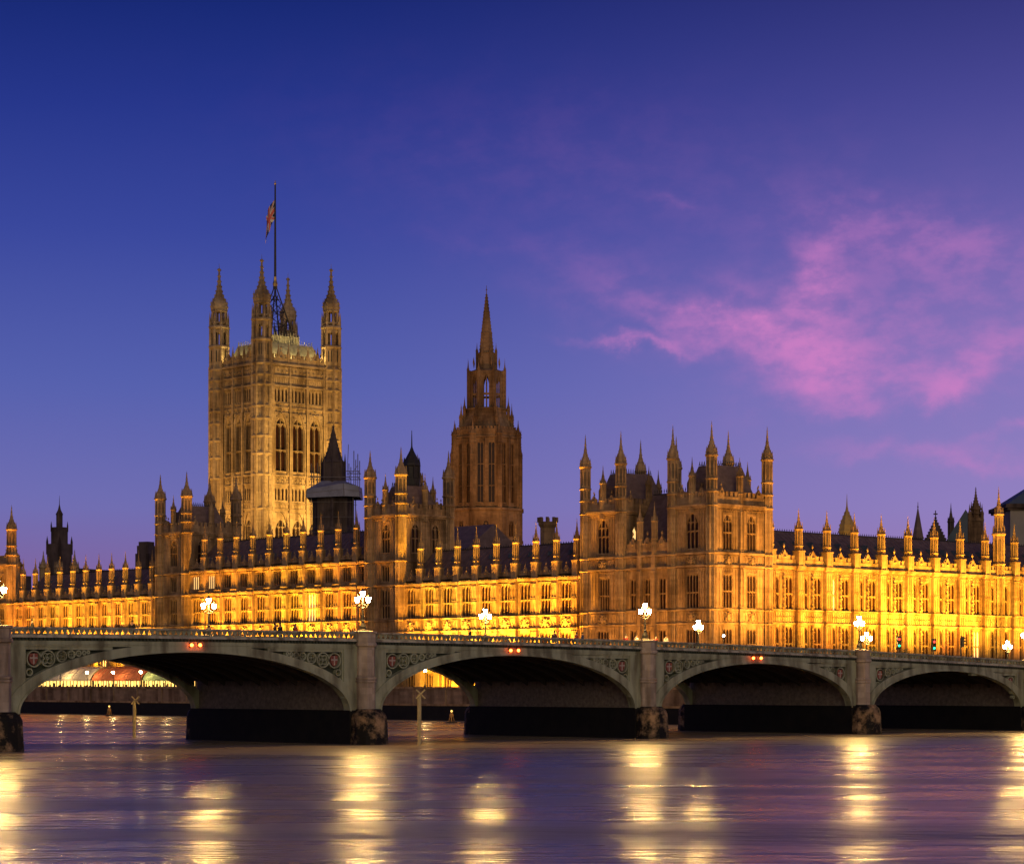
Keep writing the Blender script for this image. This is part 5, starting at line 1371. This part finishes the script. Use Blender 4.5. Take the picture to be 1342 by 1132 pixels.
# ================================================================== PEOPLE ON THE FOOTWAY
def skinned(name, verts, edges, rad, m, parent, rootv=0):
    me = bpy.data.meshes.new(name); me.from_pydata(verts, edges, []); me.materials.append(MT[m])
    o = bpy.data.objects.new(name, me); COL.objects.link(o); o.parent = parent
    o.modifiers.new('skin', 'SKIN').use_smooth_shade = True
    for k, v in enumerate(me.skin_vertices[0].data): v.radius = (rad[k], rad[k]); v.use_root = (k == rootv)
    s = o.modifiers.new('smooth', 'SUBSURF'); s.levels = 1; s.render_levels = 1
    return o
def make_person():
    root = thing('person', 'x', 'person', (0, 0, 0), group='people walking on the bridge')
    V = [(0, 0, .95), (0, 0, 1.15), (0, 0, 1.38), (0, 0, 1.50), (0, .01, 1.58), (0, .015, 1.70)]; E_ = [(0, 1), (1, 2), (2, 3), (3, 4), (4, 5)]; r_ = [.14, .13, .15, .06, .085, .08]
    def ch(base, pts, rr):
        p = base
        for q, w_ in zip(pts, rr): V.append(q); r_.append(w_); E_.append((p, len(V)-1)); p = len(V)-1
        return p
    for s in (-1, 1):
        hnd = ch(2, [(s*.19, 0, 1.40), (s*.25, .03, 1.12), (s*.26, -.08, .88), (s*.26, -.11, .80)], [.06, .05, .035, .035])
        for k, (dx, l) in enumerate(((-.03, .075), (-.01, .09), (.012, .085), (.034, .065))): ch(hnd, [(s*(.26)+dx*.4, -.12+dx, .80-l*.55), (s*.26+dx*.4, -.10+dx, .80-l)], [.011, .009])
        ch(hnd, [(s*.235, -.16, .79), (s*.235, -.17, .75)], [.012, .010])
        ch(0, [(s*.10, 0, .88), (s*.11, -.02, .48), (s*.11, .03, .09), (s*.12, -.13, .04)], [.09, .065, .045, .04])
    skinned('body', V, E_, r_, 'skin', root)
    V2 = [(0, 0, .78), (0, 0, 1.1), (0, 0, 1.40)]; E2 = [(0, 1), (1, 2)]; r2 = [.20, .175, .19]
    for s in (-1, 1):
        n = len(V2); V2 += [(s*.2, 0, 1.40), (s*.255, .03, 1.12), (s*.262, -.07, .9)]; r2 += [.085, .07, .055]; E2 += [(2, n), (n, n+1), (n+1, n+2)]
    skinned('coat', V2, E2, r2, 'coat0', root, 1)
    V3 = [(0, 0, .9)]; E3 = []; r3 = [.17]
    for s in (-1, 1):
        n = len(V3); V3 += [(s*.10, 0, .84), (s*.11, -.02, .48), (s*.11, .03, .13)]; r3 += [.11, .085, .065]; E3 += [(0, n), (n, n+1), (n+1, n+2)]
    skinned('trousers', V3, E3, r3, 'coat0', root)
    mb = MB(); mb.ball(0, .03, 1.66, .105, 10, 6, .115); mb.build('hair', 'hair', root, smooth=True)
    mb = MB(); mb.octa(0, -.085, 1.60, .016, .03); mb.box(-.025, .025, -.086, -.08, 1.548, 1.556)
    for s in (-1, 1): mb.octa(s*.032, -.078, 1.635, .01); mb.octa(s*.088, .01, 1.61, .018, .03)
    mb.build('face', 'skin', root)
    return root
p0 = make_person()
PEOPLE = [(4.4, 1.7, 'coat0', 'dark coated person at the parapet, farthest left on the bridge', 70), (14.6, 1.7, 'coat0', 'lone dark figure at the parapet left of the leftmost red lights', -60),
          (30.4, 1.7, 'coat0', 'left of two dark coated people walking together on the bridge', 80), (31.15, 1.9, 'coat0', 'right of two dark coated people walking together on the bridge', 95), (32.75, 1.7, 'coat2', 'person in a red-brown coat beside two dark coated walkers', -80),
          (54.5, 1.7, 'coat0', 'dark figure just left of the far lamp before the low wing', 75), (66.0, 1.7, 'coat1', 'brown coated person in front of the right end of the low wing', -70), (69.2, 1.7, 'coat2', 'person in red at the foot of the left pavilion tower', 80), (70.3, 2.0, 'coat4', 'person in a blue coat next to one in red by the left pavilion tower', 60),
          (77.0, 2.4, 'coat2', 'person in a red coat left of the lamp in front of the pavilion', -80), (78.7, 2.5, 'coat3', 'person in a white coat beside the lamp in front of the pavilion', 85), (80.9, 1.7, 'coat2', 'person in red just right of the lamp in front of the pavilion', 70), (82.4, 1.7, 'coat3', 'person in a pale coat between the two lamps before the pavilion', -75)]
for k, (x, y, cm, lb, a) in enumerate(PEOPLE):
    o = p0
    if k:
        o = p0.copy(); COL.objects.link(o)
        for c_ in p0.children: clone(c_, o)
    o.location = (x, y, rail(x)-1.0); o.rotation_euler = (0, 0, R(a)); o['label'] = lb
    for c_ in o.children:
        if c_.name.split('.')[0] == 'coat': c_.material_slots[0].link = 'OBJECT'; c_.material_slots[0].material = MT[cm]
# ---------------------------------------------------------------- traffic signals at the west end
for k, (x, y, top, yaw, lb) in enumerate(((143.8, 20, 11.75, 20, 'traffic signal showing red and green, nearest the lamps'), (151.0, 20, 11.5, 20, 'smaller traffic signal showing red and green, in the middle'), (156.7, 20, 12.0, 110, 'dark traffic signal seen from the side, right of the lit ones'))):
    zb = rail(143)-1.1 if k == 0 else 7.55
    o = thing('traffic_signal', lb, 'traffic light', (x, y, zb), R(yaw-60), 'traffic signals at the bridge end')
    mb = MB(); mb.lathe(0, 0, [(.09, zb), (.08, top-.1)], 8); mb.build('post', 'iron', o)
    mb = MB(); mb.box(-.24, .24, -.42, -.1, top-1.3, top+.1); mb.box(-.34, .34, -.09, -.06, top-1.42, top+.22)
    for q in range(3):
        z = top-.18-q*.42; 
        for a in range(6): 
            t0 = math.pi*a/6; t1_ = math.pi*(a+1)/6; mb.add([(.17*math.cos(t0), -.42, z+.17*math.sin(t0)), (.17*math.cos(t1_), -.42, z+.17*math.sin(t1_)), (.17*math.cos(t1_), -.66, z+.15*math.sin(t1_)), (.17*math.cos(t0), -.66, z+.15*math.sin(t0))], [(0, 1, 2, 3)])
    mb.build('signal_head', 'iron', o)
    for q, m in enumerate(('sigred', 'sigoff', 'siggreen') if k < 2 else ('sigoff',)*3):
        mb = MB(); mb.ball(0, -.40, top-.18-q*.42, .14, 10, 6); mb.build('lens', m, o)
o = thing('small_white_lamp', 'small cold white light on a short post above the right red lights', 'lamp', (90.9, 1.2, rail(91)-1))
mb = MB(); mb.lathe(0, 0, [(.06, rail(91)-1), (.05, rail(91)+.85)], 8); mb.build('post', 'iron', o)
mb = MB(); mb.ball(0, 0, rail(91)+.97, .13, 8, 6); mb.build('globe', 'bluewhite', o)
def shrub(x, y, z, r, lb, seed):
    o = thing('shrub', lb, 'shrub', (x, y, z), 0, 'dark shrubs beyond the bridge end'); rn = random.Random(seed)
    mb = MB(); mb.tube((0, 0, z), (0, 0, z+r), .1, 6, .05); mb.build('stem', 'bark', o)
    mb = MB()
    for _ in range(900):
        v = Vector((rn.gauss(0, 1), rn.gauss(0, 1), rn.gauss(0, .9))).normalized()*r*rn.uniform(.5, 1.05); a = Vector((rn.gauss(0, 1), rn.gauss(0, 1), rn.gauss(0, 1))).normalized(); b = a.orthogonal().normalized(); s = rn.uniform(.06, .13)
        p = Vector((0, 0, z+1.1*r))+v; mb.add([tuple(p-a*s), tuple(p+b*s*.6), tuple(p+a*s), tuple(p-b*s*.6)], [(0, 1, 2, 3)])
    mb.build('crown', 'leaf', o)
shrub(148.5, 28.5, 7.9, 1.3, 'round dark shrub left of the first traffic signal', 1); shrub(155.5, 28.5, 7.9, 1.3, 'round dark shrub between the two lit traffic signals', 2); shrub(163.5, 28.5, 7.7, 1.2, 'dark shrub right of the dark side-on traffic signal', 3)
mbp = MB(); mbp.box(146.5, 300, 26.61, 40, 4.41, 7.75); setting('bank_pavement', mbp, 'paving')

# ================================================================== FLOODLIGHTS
def vary(c, k=.12): return tuple(max(0, q*(1+rnd.uniform(-k, k))) for q in c)
SOD = (1, .46, .028); YEL = (1, .51, .035); ORA = (1, .45, .04)
def bays_of(p): return [(a+b)/2 for a, b in zip(p, p[1:])]
for p, pw in ((SP, 82000), (CP, 94000), (NP, 82000)):
    for y in p:
        mar = 183 < y < 241; k = rnd.uniform(.65, 1.35)
        if mar: spot(149.6, y, 9.4, 153, y, 25, pw*.5*k, vary(SOD, .18), 62, 1.0, .25)
        else: spot(149.2, y, 4.9, 153, y, 25, pw*k, vary(SOD if p is not NP else YEL, .18), 52, 1.0, .25)
    for y in bays_of(p):      # weaker lamps between the buttresses
        mar = 183 < y < 241
        spot(147.2 if not mar else 149.0, y, 4.9 if not mar else 9.4, 153, y, 23, pw*.22, vary(ORA, .15), 72, .9, .3)
# centre towers' river turrets
for y, pw in ((201, 1500), (137.5, 900), (264.5, 20000), (260.5, 20000)):
    spot(146.5, y, 5.0, 152.6, y, 22, pw, SOD, 90, .7)
spot(151.6, 131.2, 24.6, 152.9, 133.4, 36, 5200, YEL, 46, .7)
for y in (104, 110, 116, 122): spot(146.5, y, 4.9, 153, y, 7.0, 17000, YEL, 120, .6)
for y in (188, 196, 204, 212, 220, 228): spot(150.6, y, 9.6, 153, y, 11.5, 2600, YEL, 140, .6)
# pavilion, river side: faint; north side: warmer
for y in (86, 78, 72, 65): spot(143.9, y, 5.6, 153, y, 22, 6200, (1, .42, .06), 100, .8)
for x in (155.5, 160.5, 165.5): spot(x, 49.0, 8.2, x, 62, 24, 25000, (1, .44, .05), 90, .8)
# north range
for k, x in enumerate(range(169, 252, 6)):
    spot(x+.2, 55.0, 8.0, x+.2, 66, 22, 46000*(.75 if k < 4 else 1.25 if 4 <= k < 9 else 1)*rnd.uniform(.75, 1.25), vary(SOD, .15), 88, .95)
# great square tower, from the roofs below it
for x in (229, 237, 243): spot(x, 244, 33, x-.5, 274, 56, 50000, (1, .59, .13), 75, .8, .5)
for y in (277, 284, 291): spot(198, y, 30, 225, y, 54, 25000, (1, .54, .11), 75, .8, .5)
# white lamps behind its parapet
for x, y, tx, ty in ((VX+1.3, VY+3.4, VX+.3, VY+.3), (VX+5, VY+1.0, VX+6, VY+6), (VX+10, VY+1.0, VX+10, VY+6), (VX+15, VY+1.0, VX+15, VY+6), (VX+17.2, VY+1.2, VX+19.8, VY+.4), (VX+1.0, VY+6, VX+5, VY+6), (VX+1.0, VY+11, VX+5, VY+11), (VX+1.2, VY+14.2, VX+.4, VY+16.8)):
    spot(x, y, 80.5, tx, ty, 86, 1500, (1, .75, .28), 140, .7, .3)
for x, y in ((VX+6, VY+2.9), (VX+10, VY+2.9), (VX+14, VY+2.9)): spot(x, y, 85.4, x, y+2.5, 88.5, 420, (1, .72, .25), 120, .7, .3)
# brown spire tower
spot(238, 200, 31.2, 268, 244, 64, 35000, (1, .41, .07), 70, .8, .6)
spot(225, 232, 31.2, 262, 245, 62, 12000, (1, .40, .08), 70, .8, .6)
# river tower tops, spire-side glow
spot(175, 120, 30, 160, 134, 38, 2600, (1, .50, .12), 90, .8)
# domed turret
spot(286, 148, 30.5, 292, 156, 40, 1500, (1, .6, .1), 60, .8)
